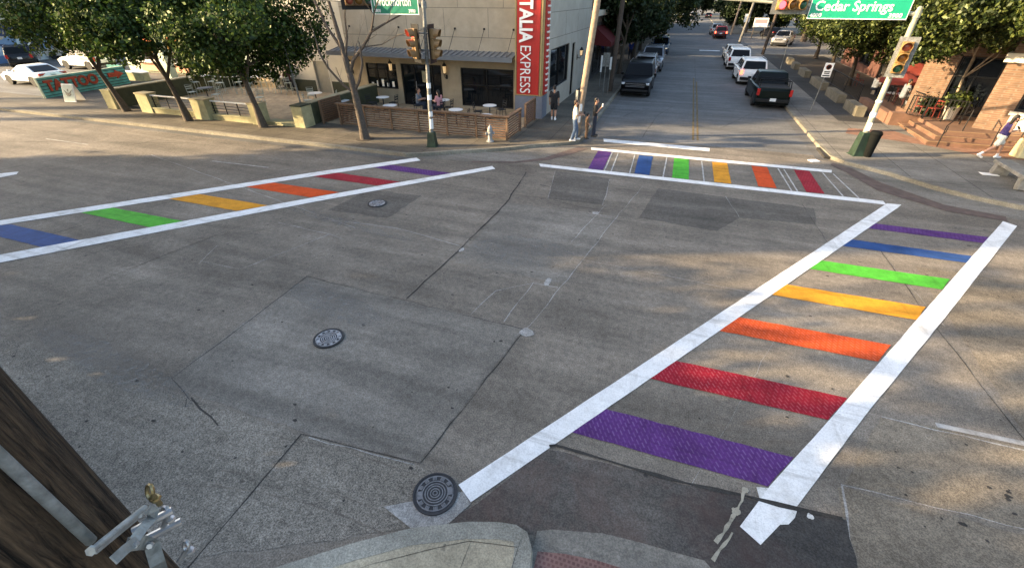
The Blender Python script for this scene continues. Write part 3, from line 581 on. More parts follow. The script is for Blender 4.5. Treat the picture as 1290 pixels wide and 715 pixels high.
# ================================================================== helpers for facades
def wall_open(b, axis, c, u0, u1, z0, z1, ops, depth=.14, out=-1):
    """Wall surface in plane (axis='y': y=c, u=x; axis='x': x=c, u=y) with reveals round every opening; out = side of the outer face."""
    us = sorted({u0, u1, *[q for o in ops for q in o[:2]]}); zs = sorted({z0, z1, *[q for o in ops for q in o[2:4]]})
    P = (lambda u, z, d=0: (u, c - out*d, z)) if axis == 'y' else (lambda u, z, d=0: (c - out*d, u, z))
    for a, a2 in zip(us, us[1:]):
        for e, e2 in zip(zs, zs[1:]):
            if any(o[0] <= a and a2 <= o[1] and o[2] <= e and e2 <= o[3] for o in ops): continue
            b.poly([P(a, e), P(a2, e), P(a2, e2), P(a, e2)])
    for o in ops:
        A, B, E, F = o[:4]
        for p, q in (((A, E), (A, F)), ((A, F), (B, F)), ((B, F), (B, E)), ((B, E), (A, E))):
            b.poly([P(*p), P(*q), P(*q, depth), P(*p, depth)])
def window(parent, axis, c, o, mull_u=(), mull_z=(), out=-1, depth=.14, fr=.05, m='black_metal', glass='dark_glass', name='window', label=None):
    A, B, E, F = o[:4]
    P = (lambda u, d, z: (u, c - out*d, z)) if axis == 'y' else (lambda u, d, z: (c - out*d, u, z))
    b = MB()
    def bar(a0, a1, z0, z1, d0=.05, d1=depth-.01):
        p, q = P(a0, d0, z0), P(a1, d1, z1); b.box(min(p[0], q[0]), max(p[0], q[0]), min(p[1], q[1]), max(p[1], q[1]), z0, z1)
    bar(A, A+fr, E, F); bar(B-fr, B, E, F); bar(A+fr, B-fr, E, E+fr); bar(A+fr, B-fr, F-fr, F)
    for u in mull_u: bar(u-fr/2, u+fr/2, E+fr, F-fr, .055, depth-.02)
    for z in mull_z: bar(A+fr, B-fr, z-fr*.4, z+fr*.4, .06, depth-.02)
    w_ = b.build(name, m, parent)
    if label: w_['label'] = label
    b = MB(); b.poly([P(A+fr*.5, depth-.03, E+fr*.5), P(B-fr*.5, depth-.03, E+fr*.5), P(B-fr*.5, depth-.03, F-fr*.5), P(A+fr*.5, depth-.03, F-fr*.5)]); b.build('pane', glass, w_)
    return w_

# ================================================================== BEIGE CORNER RESTAURANT
bd = thing('restaurant_building', 'beige panelled corner restaurant with dark windows and flat metal canopy', 'building', (-12.6, 24.5, 0))
ox, oy = -12.6, 24.5
def L_(b):   # local coordinates of the building
    b.v = [(x-ox, y-oy, z) for x, y, z in b.v]; return b
X0, X1, YF, YB, HT = -18.9, -6.45, 24.5, 36.0, 8.6
fo = [(-17.75,-15.65,.95,2.32), (-15.35,-12.72,.135,2.36), (-11.5,-8.35,.30,2.30)]
b = MB(); wall_open(b, 'y', YF, X0, X1, .1, 2.86, fo); b.poly([(X0,YF,2.86),(X1,YF,2.86),(X1,YF+.02,2.86),(X0,YF+.02,2.86)]); L_(b).build('wall', 'beige_low', bd)
b = MB(); b.poly([(X0,YF,2.86),(X1,YF,2.86),(X1,YF,HT),(X0,YF,HT)]); b.poly([(X0,YB,.1),(X0,YF,.1),(X0,YF,HT),(X0,YB,HT)]); b.poly([(X1,YB,.1),(X0,YB,.1),(X0,YB,HT),(X1,YB,HT)])
b.m(1)
for z in (3.78, 5.12, 6.5): b.box(X0, X1, YF-.004, YF+.01, z-.012, z+.012)
for z0, z1, xs in ((2.9,3.76,()), (3.80,5.10,(-17.2,-14.6,-12.3,-9.75)), (5.14,6.48,(-16.2,-13.4,-11.45,-8.9)), (6.52,8.4,(-15,-12,-9))):
    for x in xs: b.box(x-.01, x+.01, YF-.0035, YF+.01, z0, z1)
L_(b).build('upper_wall', ['beige_panel', 'joint'], bd)
so_ = [(25.0,29.5,1.22,3.28), (30.35,31.15,.135,3.2)]
b = MB(); wall_open(b, 'x', X1, YF, YB, .1, HT, so_, .16, 1)
b.m(1)
for z in (3.78, 4.95, 6.4): b.box(X1-.01, X1+.004, YF, YB, z-.012, z+.012)
for y in (28.2, 31.6): b.box(X1-.01, X1+.0035, y-.01, y+.01, 3.8, 4.93)
L_(b).build('side_wall', ['side_panel', 'joint'], bd)
b = MB(); b.box(X0+.01, X1-.01, YF+.01, YB-.01, HT-.35, HT-.25); L_(b).build('roof', 'roof_grey', bd)
b = MB(); 
for a in ((X0-.05,X1+.05,YF-.06,YF+.15),(X0-.05,X1+.05,YB-.15,YB+.05),(X0-.05,X0+.15,YF+.15,YB-.15),(X1-.15,X1+.05,YF+.15,YB-.15)): b.box(*a, HT+.001, HT+.14)
L_(b).build('parapet_cap', 'cap_grey', bd)
class Shift:      # windows built in world coordinates, then moved under the building
    pass
def local(o):
    o.data.transform(Matrix.Translation((-ox, -oy, 0)))
    for k in o.children: k.data.transform(Matrix.Translation((-ox, -oy, 0)))
    return o
local(window(bd, 'y', YF, fo[0], (-17.05,-16.35), (1.98,)))
local(window(bd, 'y', YF, fo[2], (-9.95,), (1.42,), fr=.06, label='wide window with one mullion'))
local(window(bd, 'x', X1, so_[0], (27.2,), (), 1, .16, fr=.07, label='large dark side window'))
dr = local(window(bd, 'y', YF, fo[1], (-14.5,-13.35), (), fr=.07, name='door', label='black framed glass entrance'))
b = MB(); b.tube([(-14.38,YF-.02,.95),(-14.38,YF-.05,1.0),(-14.38,YF-.05,1.4),(-14.38,YF-.02,1.45)], .016, 6); L_(b).build('handle', 'steel', dr)
local(window(bd, 'x', X1, so_[1], (), (), 1, .16, fr=.07, name='side_door'))
b = MB(); b.box(-14.0,-13.55,YF-.012+.06,YF+.062,1.42,2.02); L_(b).build('notice_board', 'tan_cap', bd)
for i in range(5): b = MB(); b.box(-17.55+i*.36,-17.4+i*.36,YF+.085,YF+.10,1.05,1.05+.2+.1*(i%3)); L_(b).build('window_display', 'paper', bd)
# canopy
cn = MB(); cn.add([(-19.4,YF-1.12,2.84),(-8.1,YF-1.12,2.84),(-8.1,YF-.01,3.02),(-19.4,YF-.01,3.02),(-19.4,YF-1.12,2.96),(-8.1,YF-1.12,2.96),(-8.1,YF-.01,3.14),(-19.4,YF-.01,3.14)], [(0,3,2,1),(4,5,6,7),(0,1,5,4),(1,2,6,5),(2,3,7,6),(3,0,4,7)])
cn.box(-19.45,-8.05,YF-1.17,YF-1.125,2.78,3.0)
x = -19.3
while x < -8.2: cn.beam((x,YF-1.1,2.985),(x,YF-.03,3.16),.03); x += .32
cnp = L_(cn).build('canopy', 'cap_grey', bd)
for x in (-18.4,-16.8,-15.14,-13.4,-11.68,-9.98,-8.35):
    b = MB(); b.tube([(x,YF-.02,4.18),(x-.05,YF-1.0,3.02)], .011, 6); b.cyl((0,0),.001,0,.001,3) if 0 else None
    b.obox((x,YF-.02,4.18),(.09,.04,.09)); L_(b).build('tie_rod', 'black_metal', cnp)
# lanterns
for x in (-18.72,-15.87,-12.37):
    b = MB(); b.tube([(x,YF,1.78),(x,YF-.14,1.72),(x,YF-.24,1.8),(x,YF-.24,1.95)], .018, 6); b.obox((x,YF-.012,1.78),(.1,.03,.22))
    b.lathe([(.02,1.92),(.10,1.97),(.11,1.99)], (x,YF-.24,0), 8); b.lathe([(.14,2.36),(.12,2.42),(.03,2.52),(.015,2.6)], (x,YF-.24,0), 8)
    for k in range(4): a = pi/4+k*pi/2; b.beam((x+.1*cos(a),YF-.24+.1*sin(a),1.98),(x+.13*cos(a),YF-.24+.13*sin(a),2.37),.014)
    l = L_(b).build('wall_lantern', 'black_metal', bd); b = MB(); b.lathe([(.075,2.0),(.10,2.35)], (x,YF-.24,0), 8); L_(b).build('lantern_glass', 'lamp_glow', l)
b = MB(); y = 32.0
b.tube([(X1,y,2.25),(X1+.2,y,2.2),(X1+.28,y,2.35)], .02, 6); b.lathe([(.1,2.35),(.13,2.7),(.03,2.85)], (X1+.28,y,0), 8); b.obox((X1+.015,y,2.25),(.03,.12,.3)); l = L_(b).build('wall_lantern', 'black_metal', bd)
b = MB(); b.lathe([(.085,2.38),(.115,2.66)], (X1+.28,y-.03,0), 8); L_(b).build('lantern_glass', 'lamp_glow', l)

# ------------------------------------------------------------------ red vertical sign on its grey pylon at the corner
sg = thing('blade_sign', 'tall red vertical sign reading ITALIA EXPRESS on a grey pylon', 'sign', (-7.2, 23.5, 0))
def S_(b): b.v = [(x+7.2, y-23.5, z) for x, y, z in b.v]; return b
sx0, sx1, sy0, sy1, st = -7.92, -6.42, 23.5, 24.48, 8.2
b = MB(); b.box(sx0, sx1, sy0, sy1, Z-.02, 1.24); S_(b).build('pylon_base', 'pylon_grey', sg)
b = MB(); b.box(sx0+.02, sx1-.02, sy0+.03, sy1, 1.24, st); S_(b).build('sign_box', 'gold', sg)
b = MB(); b.box(sx0+.09, sx1-.22, sy0-.01, sy0+.06, 1.30, st-.05); S_(b).build('red_face', 'sign_red', sg)
b = MB(); b.box(sx0+.09,sx1-.22,sy0-.035,sy0+.03,1.255,1.298); b.box(sx0-.01,sx0+.06,sy0-.02,sy0+.04,1.26,st); b.box(sx1-.16,sx1-.10,sy0-.02,sy0+.04,1.26,st); S_(b).build('gold_trim', 'gold', sg)
b = MB(); b.box(sx1-.019, sx1+.03, sy0+.12, sy1-.12, 1.3, st-.05); S_(b).build('red_side', 'sign_red', sg)
b = MB()
z = 1.45
while z < st-.15:
    b.ball((sx1+.07, sy0+.36, z), .055, 8, 5); b.ball((sx1+.07, sy1-.34, z), .055, 8, 5); z += .27
S_(b).build('bulb_row', 'bulb', sg, True)
ROT = Matrix(((0,1,0,0),(0,0,-1,0),(-1,0,0,0),(0,0,0,1)))   # text runs downward, letter tops to +X
text('bold_lettering', 'ITALIA', .92, 'white_letter', sg, ROT, (-7.61+7.2-.05, -.05, 5.70), .02, .028, fit=1.98)
text('thin_lettering', 'EXPRESS', .80, 'white_letter', sg, ROT, (-7.60+7.2-.03, -.04, 3.60), .01, -.002, fit=2.18)

# ------------------------------------------------------------------ slatted fence round the terrace
def slat_run(par, name, a, c, h0, h1, n, gap_posts, sub=''):
    a, c = Vector((*a, 0)), Vector((*c, 0)); dv = c-a; Ln = dv.length; u = dv/Ln; ang = math.atan2(u.y, u.x)
    b = MB(); hh = (h1-h0)/n
    for i in range(n):
        z = h0+hh*(i+.5); b.obox((*(a+u*Ln/2).xy, z), (Ln, .03, hh*.50), ang)
    s = b.build(name, 'fence_wood', par)
    return s
fe = thing('slatted_fence', 'low horizontal slat wood fence enclosing the cafe terrace', 'fence', (-11.3, 18.98, 0))
F0 = Vector((-11.3, 18.98, 0))
def f_local(o): o.data.transform(Matrix.Translation(-F0)); return o
f_local(slat_run(fe, 'slat_panel', (-15.8,18.98), (-6.76,19.02), Z+.03, 1.12, 9, 0)); f_local(slat_run(fe, 'slat_panel', (-6.74,19.05), (-6.72,20.75), Z+.03, 1.12, 9, 0)); f_local(slat_run(fe, 'slat_panel', (-15.82,19.02), (-15.9,20.4), Z+.03, 1.12, 9, 0))
for k in range(7): x = -15.75+k*1.497; b = MB(); b.box(x-.045, x+.045, 18.905, 18.962, Z, 1.13); f_local(b.build('post', 'fence_post', fe))
b = MB(); b.box(-6.80,-6.69,20.72,20.82,Z,1.16); f_local(b.build('post', 'fence_post', fe))
b = MB(); b.box(-15.9,-6.66,18.88,19.08,1.132,1.175); b.box(-6.82,-6.66,19.082,20.85,1.133,1.174); f_local(b.build('top_rail', 'fence_post', fe))
fe2 = thing('gate_panel', 'short slatted wood gate panel beside the grey sign pylon', 'gate', (-6.7, 22.3, 0))
b = MB()
for i in range(11): b.obox((0, 0, Z+.12+i*.095), (.035, 1.5, .06))
b.build('slat_panel', 'fence_wood', fe2); b = MB(); b.box(-.05,.05,-.84,-.74,Z,1.25); b.box(-.05,.05,.76,.86,Z,1.25); b.box(-.055,.055,-.74,.76,1.18,1.25); b.build('frame', 'fence_post', fe2)
fe3 = thing('slatted_screen', 'small slatted wood screen at the terrace entrance beside the dark wall', 'screen', (-16.75, 19.6, 0))
b = MB()
for i in range(11): b.obox((0, 0, Z+.1+i*.1), (.035, 1.5, .065))
b.build('slat_panel', 'fence_wood', fe3); b = MB(); b.box(-.04,.04,-.83,-.755,Z,1.26); b.box(-.04,.04,.755,.83,Z,1.26); b.build('frame', 'fence_post', fe3)

# ------------------------------------------------------------------ patio front: piers, low walls, rails
def wallbox(name, label, cat, x0, x1, y0, y1, z1, m, capm=None, group=None, over=.03):
    cx, cy = (x0+x1)/2, (y0+y1)/2
    t = thing(name, label, cat, (cx, cy, 0), group=group); b = MB(); b.box(x0-cx, x1-cx, y0-cy, y1-cy, .0, z1-.06); b.build('body', m, t, bevel=.01)
    b = MB(); b.box(x0-cx-over, x1-cx+over, y0-cy-over, y1-cy+over, z1-.058, z1); b.build('cap', capm or m, t, bevel=.008); return t
wallbox('masonry_wall', 'long dark olive wall running back from a lean tree, pale coping on top', 'wall', -30.9,-30.5,17.95,27.5, 1.2, 'olive_wall', 'tan_cap')
wallbox('masonry_wall', 'dark green planter wall between patio and slatted terrace, sloping away from the street', 'wall', -17.45,-17.1,18.5,24.4, 1.2, 'olive_wall', 'tan_cap')
PG = 'tan masonry piers along the patio front'
wallbox('pier', 'tan pier closing the street end of the long dark wall', 'pier', -31.2,-30.45,17.75,17.93, 1.16, 'pillar_tan', group=PG)
wallbox('pier', 'tan pier between the leftmost trunk and the second trunk', 'pier', -28.35,-27.45,17.7,18.25, 1.16, 'pillar_tan', 'tan_cap', PG)
wallbox('pier', 'wide tan pier just beyond the second trunk', 'pier', -23.95,-22.95,17.45,18.1, 1.16, 'pillar_tan', 'tan_cap', PG)
wallbox('pier', 'tan pier half hidden behind the third trunk', 'pier', -20.1,-19.55,17.5,18.15, 1.16, 'pillar_tan', 'tan_cap', PG)
wallbox('pier', 'tan pier just past the third trunk beside the patio opening', 'pier', -18.85,-18.5,17.6,18.15, 1.16, 'pillar_tan', 'tan_cap', PG) if 0 else None
wallbox('pier', 'tan pier with a dark shaded flank in front of the dark planter wall', 'pier', -17.62,-17.0,17.75,18.48, 1.18, 'pillar_tan', 'olive_wall', PG)
wallbox('low_wall', 'low pale wall under the railing next to the first tan pier', 'wall', -27.42,-23.98,17.75,17.98, .42, 'pillar_tan')
wallbox('low_wall', 'low pale wall under the railing between second and third trunks', 'wall', -22.92,-20.13,17.65,17.9, .42, 'pillar_tan')
wallbox('patio_step', 'pale step at the patio opening beside the dark flanked pier', 'step', -19.5,-17.66,17.8,18.4, .28, 'pillar_tan')
def rail(label, x0, x1, y):
    t = thing('railing', label, 'railing', ((x0+x1)/2, y, .42)); c = (x0+x1)/2
    b = MB(); b.box(x0-c, x1-c, -.03, .03, .60, .66); b.build('top_rail', 'white_paint', t); b = MB()
    for z in (.12, .26, .40): b.box(x0-c, x1-c, -.012, .012, z, z+.025)
    b.build('wire_rail', 'black_metal', t)
    for k in range(4): b = MB(); x = x0-c+.1+(x1-x0-.2)*k/3; b.box(x-.02, x+.02, -.02, .02, .0, .60); b.build('post', 'black_metal', t)
rail('white topped railing over the low wall left of the second trunk', -27.4,-24.0,17.87); rail('white topped railing over the low wall right of the second trunk', -22.9,-20.15,17.78)
t = thing('flag_pole', 'slender grey metal pole leaning over the patio opening', 'pole', (-17.7, 18.6, Z)); b = MB(); b.tube([(0,0,0),(-.15,.06,2.2),(-.3,.1,4.4)], [.045,.04,.035], 8); b.build('shaft', 'galv', t); b = MB(); b.lathe([(.09,0),(.09,.02)], n=10); b.build('base_plate', 'galv', t)

# white side building with grey door
wb = thing('white_building', 'plain cream rendered building with grey door and dark green dado', 'building', (-23, 26, 0))
def W_(b): b.v = [(x+23, y-26, z) for x, y, z in b.v]; return b
b = MB(); wall_open(b, 'y', 26, -26.6, -18.92, 0, 6.6, [(-22.95,-21.75,.13,2.12)], .1); b.poly([(-26.6,34,0),(-26.6,26,0),(-26.6,26,6.6),(-26.6,34,6.6)]); b.poly([(-18.92,26,0),(-18.92,34,0),(-18.92,34,6.6),(-18.92,26,6.6)]); b.poly([(-26.6,34,0),(-26.6,34,6.6),(-18.92,34,6.6),(-18.92,34,0)]); W_(b).build('wall', 'white_wall', wb)
b = MB(); b.box(-26.62,-23.0,25.985,26.01,.1,.88); b.box(-21.7,-18.93,25.985,26.01,.1,.88); W_(b).build('dado', 'dado_green', wb)
b = MB(); b.box(-22.9,-21.8,26.05,26.08,.14,2.07); dd = W_(b).build('door', 'door_grey', wb); b = MB(); b.ball((-21.92,26.03,1.05),.035); W_(b).build('handle', 'steel', dd)
b = MB(); b.box(-23.0,-22.9,25.97,26.09,.13,2.16); b.box(-21.8,-21.7,25.97,26.09,.13,2.16); b.box(-22.9,-21.8,25.97,26.09,2.07,2.161); W_(b).build('door_frame', 'white_wall', wb)
b = MB(); b.box(-26.65,-18.9,25.95,34.05,6.6,6.75); W_(b).build('roof', 'roof_grey', wb)

# pale green sided bar at the back of the patio
pb = thing('bar_building', 'pale green board sided patio bar with dark base and red menu board', 'building', (-31, 30, 0))
def B_(b): b.v = [(x+31, y-30, z) for x, y, z in b.v]; return b
b = MB(); b.box(-37.4,-26.7,30,35,.0,4.4); B_(b).build('wall', 'teal_pale', pb)
b = MB()
for i in range(18): b.box(-37.42,-26.68,29.975,29.998,1.0+i*.19,1.0+i*.19+.165)
B_(b).build('siding', 'teal_pale', pb); b = MB(); b.box(-37.45,-26.66,29.95,29.972,.05,.96); B_(b).build('base', 'dado_green', pb)
b = MB(); b.box(-37.7,-26.68,29.2,35.2,4.4,4.6); B_(b).build('roof', 'roof_grey', pb)
b = MB(); b.box(-36.1,-35.1,29.93,29.972,1.05,2.5); B_(b).build('menu_frame', 'white_paint', pb); b = MB(); b.box(-35.95,-35.25,29.91,29.928,1.15,2.42); b.m(1)
for i in range(7): b.box(-35.85,-35.35-.1*(i%3),29.906,29.912,1.28+i*.155,1.33+i*.155)
B_(b).build('menu_board', ['menu_red', 'brown_wall'], pb)
b = MB(); b.box(-33.2,-29.2,29.3,29.34,2.65,3.0); B_(b).build('fascia', 'white_paint', pb)
local_b = local
o = window(pb, 'y', 29.93, (-31.5,-29.5,1.3,2.5), (-30.5,), (), -1, .05, .06); o.data.transform(Matrix.Translation((31,-30,0))); [k.data.transform(Matrix.Translation((31,-30,0))) for k in o.children]

# taco kitchen with yellow and orange awning
tk = thing('kitchen_building', 'small kitchen building with yellow and orange awning and salmon counter', 'building', (-41, 29, 0))
def K_(b): b.v = [(x+41, y-29, z) for x, y, z in b.v]; return b
b = MB(); wall_open(b, 'y', 29, -45.5,-37.6, 0, 4.2, [(-43.6,-41.2,1.05,1.85),(-41.0,-38.4,1.05,1.85)], .15); b.poly([(-45.5,36,0),(-45.5,29,0),(-45.5,29,4.2),(-45.5,36,4.2)]); K_(b).build('wall', 'pale_green', tk)
for o_ in ((-43.6,-41.2,1.05,1.85),(-41.0,-38.4,1.05,1.85)):
    o = window(tk, 'y', 29, o_, ((o_[0]+o_[1])/2,), (), -1, .15, .08, 'white_paint', 'dark_glass'); o.data.transform(Matrix.Translation((41,-29,0))); [k.data.transform(Matrix.Translation((41,-29,0))) for k in o.children]
b = MB(); b.box(-43.7,-38.3,28.82,28.985,.3,.98); K_(b).build('counter', 'counter_pink', tk); b = MB(); b.box(-43.8,-38.2,28.55,28.99,.985,1.04); K_(b).build('counter_top', 'white_paint', tk)
b = MB(); b.add([(-44,27.6,2.05),(-38,27.6,2.05),(-38,28.98,2.55),(-44,28.98,2.55),(-44,27.58,2.3)],[(0,1,2,3)]); b.box(-44,-38,27.56,27.6,1.9,2.08)
for i in range(20): b.poly([(-44+i*.3,27.55,1.91),(-43.85+i*.3,27.55,1.78),(-43.7+i*.3,27.55,1.91)])
K_(b).build('awning', 'awning_yellow', tk); b = MB(); b.box(-44,-38,28.5,28.97,2.56,3.0); K_(b).build('awning_band', 'awning_orange', tk)
b = MB(); b.box(-45.6,-37.5,28.9,36,4.2,4.35); K_(b).build('roof', 'roof_grey', tk)
wallbox('column', 'pale square column between kitchen and patio bar', 'column', -38.6,-38.0,27.0,27.6, 3.2, 'pale_green', 'pale_green')
wallbox('ledge', 'pale low counter wall in front of the yellow awning', 'counter', -42.6,-38.8,25.4,25.9, .75, 'pillar_tan', 'white_paint')

# mural building far left
mu = thing('mural_building', 'long grey building with blue and white geometric mural on its wall', 'building', (-63, 31, 0))
def U_(b): b.v = [(x+63, y-31, z) for x, y, z in b.v]; return b
b = MB(); b.box(-80,-62.5,26,60,0,3.5); U_(b).build('wall', 'm_grey' if 'm_grey' in M else 'mural_grey', mu)
b = MB(); b.box(-80,-62.0,25.6,60.3,3.55,3.85); b.box(-80,-62.1,25.6,60.3,5.1,5.4); U_(b).build('cream_trim', 'trim_cream', mu); b = MB(); b.box(-79.9,-62.6,25.8,60,3.851,5.09); b.box(-79.9,-63,26,59,5.41,7.5); U_(b).build('roof_band', 'roof_grey', mu)
b = MB(); rm = random.Random(5); gx, gz = 26, 4
pts = [[(26+34*i/gx+(rm.uniform(-.5,.5) if 0<i<gx else 0), .15+3.3*k/gz+(rm.uniform(-.32,.32) if 0<k<gz else 0)) for k in range(gz+1)] for i in range(gx+1)]
for i in range(gx):
    for k in range(gz):
        q = [pts[i][k], pts[i+1][k], pts[i+1][k+1], pts[i][k+1]]; sp = rm.random() < .5
        for tr in (((0,1,2),(0,2,3)) if sp else ((0,1,3),(1,2,3))):
            b.m(rm.choice([0,0,1,1,2,2,3,4])); b.poly([(-62.49, q[j][0], q[j][1]) for j in tr])
U_(b).build('mural', ['mural_white','mural_pale','mural_blue','mural_navy','mural_grey'], mu)

# ------------------------------------------------------------------ teal TATTOO sign and sandwich board
tt = thing('parking_sign_wall', 'teal corrugated sign wall reading TATTOO with red arrow', 'sign', (-38.6, 21.5, 0), math.atan2(5.9, -.87)-pi/2)
b = MB(); b.box(-.12,-.02,-3.0,3.0,Z,1.28); b.tube([(-.07,3.0,Z),(-.07,3.0,1.28)], .05, 8); b.poly([(-.02,3.0,Z),(-.8,3.6,Z),(-.8,3.6,1.28),(-.02,3.0,1.28)]); b.box(-2.2,-.8,3.58,3.66,Z,1.28); b.build('panel', 'teal', tt)
b = MB()
for i in range(6): b.tube([(-.015,-2.98,Z+.12+i*.185),(-.015,2.98,Z+.12+i*.185)], .018, 6)
b.build('rib', 'dado_green', tt)
b = MB(); b.box(-.14,.0,-3.06,-3.0,Z-.01,1.30); b.box(-.14,.0,-3.06,3.06,1.282,1.32); b.build('edge_frame', 'pale_green', tt)
text('lettering', 'TATTOO', .84, 'letter_red', tt, EAST, (.02, -2.72, .52), .03, .035, sx=1.0)
b = MB(); b.add([(.0,1.55,.72),(.0,2.15,.72),(.0,2.15,.58),(.0,2.72,.86),(.0,2.15,1.14),(.0,2.15,1.0),(.0,1.55,1.0)]+[(.06,1.55,.72),(.06,2.15,.72),(.06,2.15,.58),(.06,2.72,.86),(.06,2.15,1.14),(.06,2.15,1.0),(.06,1.55,1.0)],
    [(7,8,9,10,11,12,13)]+[(i,(i+1)%7,7+(i+1)%7,7+i) for i in range(7)]); b.build('arrow', 'letter_red', tt)
sb = thing('sandwich_board', 'pale blue sandwich board with black emblem on the pavement', 'sign board', (-35.5, 18.6, Z), math.atan2(.3,1.6))
b = MB()
for s in (-1, 1):
    b.add([(-.42,s*.32,0),(.42,s*.32,0),(.42,s*.03,.98),(-.42,s*.03,.98),(-.42,s*.32-s*.03,0),(.42,s*.32-s*.03,0),(.42,s*.03-s*.025,.98),(-.42,s*.03-s*.025,.98)], [(0,1,2,3),(7,6,5,4),(0,4,5,1),(1,5,6,2),(2,6,7,3),(3,7,4,0)])
b.build('board', 'white_paint', sb); b = MB()
def onb(x, z): return (x, -.32+.29*z/.98-.012, z+.0)
b.poly([onb(-.38,.05), onb(.38,.05), onb(.38,.94), onb(-.38,.94)]); b.m(1)
def onb(x, z): return (x, -.32+.29*z/.98-.018, z+.0)
for s in (-1, 1):
    for tr in (((0,.22),(.08,.40),(0,.5)), ((.02,.42),(.42,.66),(.16,.36)), ((.05,.36),(.30,.40),(.06,.24)), ((.0,.52),(.09,.6),(.0,.68))):
        b.poly([onb(s*p[0]*.8, p[1]+.05) for p in tr])
b.build('poster', ['teal_pale', 'black_metal'], sb)
# ================================================================== TRAFFIC SIGNALS
def signal_head(parent, name, loc, rz, lit=None, plate=True, horizontal=False, tan='signal_tan', label=None):
    """Three-lens head facing -Y before rotation; lenses top to bottom red, amber, green."""
    mt = Matrix.Translation(loc) @ Euler((0, R(-90) if horizontal else 0, rz) if not horizontal else (0, 0, rz)).to_matrix().to_4x4()
    if horizontal: mt = mt @ Matrix.Rotation(R(-90), 4, 'Y')
    def put(b): b.v = [tuple(mt @ Vector(p)) for p in b.v]; return b
    b = MB()
    for k in range(3): b.obox((0, 0, .345*(1-k)), (.33, .20, .335))
    h = put(b).build(name, tan, parent, bevel=.015)
    if label: h['label'] = label
    if plate:
        b = MB(); b.box(-.30,.30,.02,.035,-.66,.66); put(b).build('backplate', 'galv' if tan == 'signal_yellow' else 'black_metal', h)
    b = MB()
    for k in range(3):
        z = .345*(1-k); V = []; n = 14
        for i in range(n+1):
            a = R(-40) + R(260)*i/n
            for yy, r in ((-.10, .155), (-.36, .15)):
                yy2 = yy if yy == -.10 else -.36 + .10*(1-sin(a))/2; V.append((r*cos(a), yy2, z + r*sin(a)))
        b.add(V, [(2*i, 2*i+1, 2*i+3, 2*i+2) for i in range(n)])
    v = put(b).build('visor', tan, h); v.modifiers.new('s', 'SOLIDIFY').thickness = .008
    for k, (nm, off) in enumerate((('lens_red', 'lens_red_off'), ('lens_amber', 'lens_amber'), ('lens_green', 'lens_green'))):
        b = MB(); b.ball((0, -.095, .345*(1-k)), (.135, .05, .135), 14, 8); put(b).build('lens', nm if (lit and k == 0) else off, h, True)
    return h

ps = thing('traffic_signal', 'grey traffic signal pole with two heads and Throckmorton street sign on its arm', 'traffic signal', (-9.56, 17.05, Z))
b = MB(); b.tube([(0,0,.55),(.10,.03,3.0),(.20,.06,5.7)], [.085,.075,.062], 12); b.build('pole', 'galv', ps)
b = MB(); b.obox((0,0,.30),(.40,.40,.6),.2,taper=.72); b.obox((0,0,.01),(.46,.46,.03),.2); b.build('pole_base', 'green_base', ps, bevel=.01)
for z, a in ((.75,.3),(.95,.4),(1.25,.2),(1.9,0),(2.35,.3)):
    b = MB(); b.tube([(z*.034,z*.01,z),(z*.034+.0066,z*.01+.002,z+.2)], .094-.006*z*.6, 12); b.build('sticker', 'paper', ps)
b = MB(); b.tube([(.19,.06,5.2),(-1.6,.06,5.26),(-4.4,.0,5.38)], [.055,.05,.04], 8); b.build('arm', 'galv', ps)
b = MB(); b.lathe([(.1,5.1),(.1,5.32)], (.19,.06,0), 12); b.build('collar', 'galv', ps); b = MB(); b.tube([(.4,0,3.72),(-.30,-.04,3.72)], .03, 6); b.build('bracket', 'galv', ps); b = MB(); b.tube([(-.3,-.02,4.3),(.42,0,4.3)], .025, 6); b.build('bracket', 'galv', ps)
signal_head(ps, 'signal_head', (-.22, -.14, 3.95), R(-34), True, label='signal head showing red'); signal_head(ps, 'signal_head', (.47, -.04, 3.95), R(94), label='signal head turned to the side street')
signal_head(ps, 'overhead_head', (-2.55, -.08, 5.35), R(38), horizontal=True)
b = MB(); b.box(-2.02,.02,-.05,-.03,4.90,5.62); s_ = b.build('street_name_sign', 'sign_green_dark', ps); b = MB()
for a in ((-2.02,.02,4.90,4.925),(-2.02,-1.995,4.926,5.62),(-.005,.02,4.926,5.62),(-1.994,-.006,5.595,5.62)): b.box(a[0],a[1],-.055,-.052,a[2],a[3])
b.build('border', 'white_letter', s_)
text('street_name', 'Throckmorton', .42, 'white_letter', s_, FRONT, (-1.96, -.056, 5.18), .003, .002, sx=.66)
text('block_number', '3800', .15, 'white_letter', s_, FRONT, (-1.93, -.056, 4.97), .003, .002); text('block_number', '3900', .15, 'white_letter', s_, FRONT, (-.42, -.056, 4.97), .003, .002)

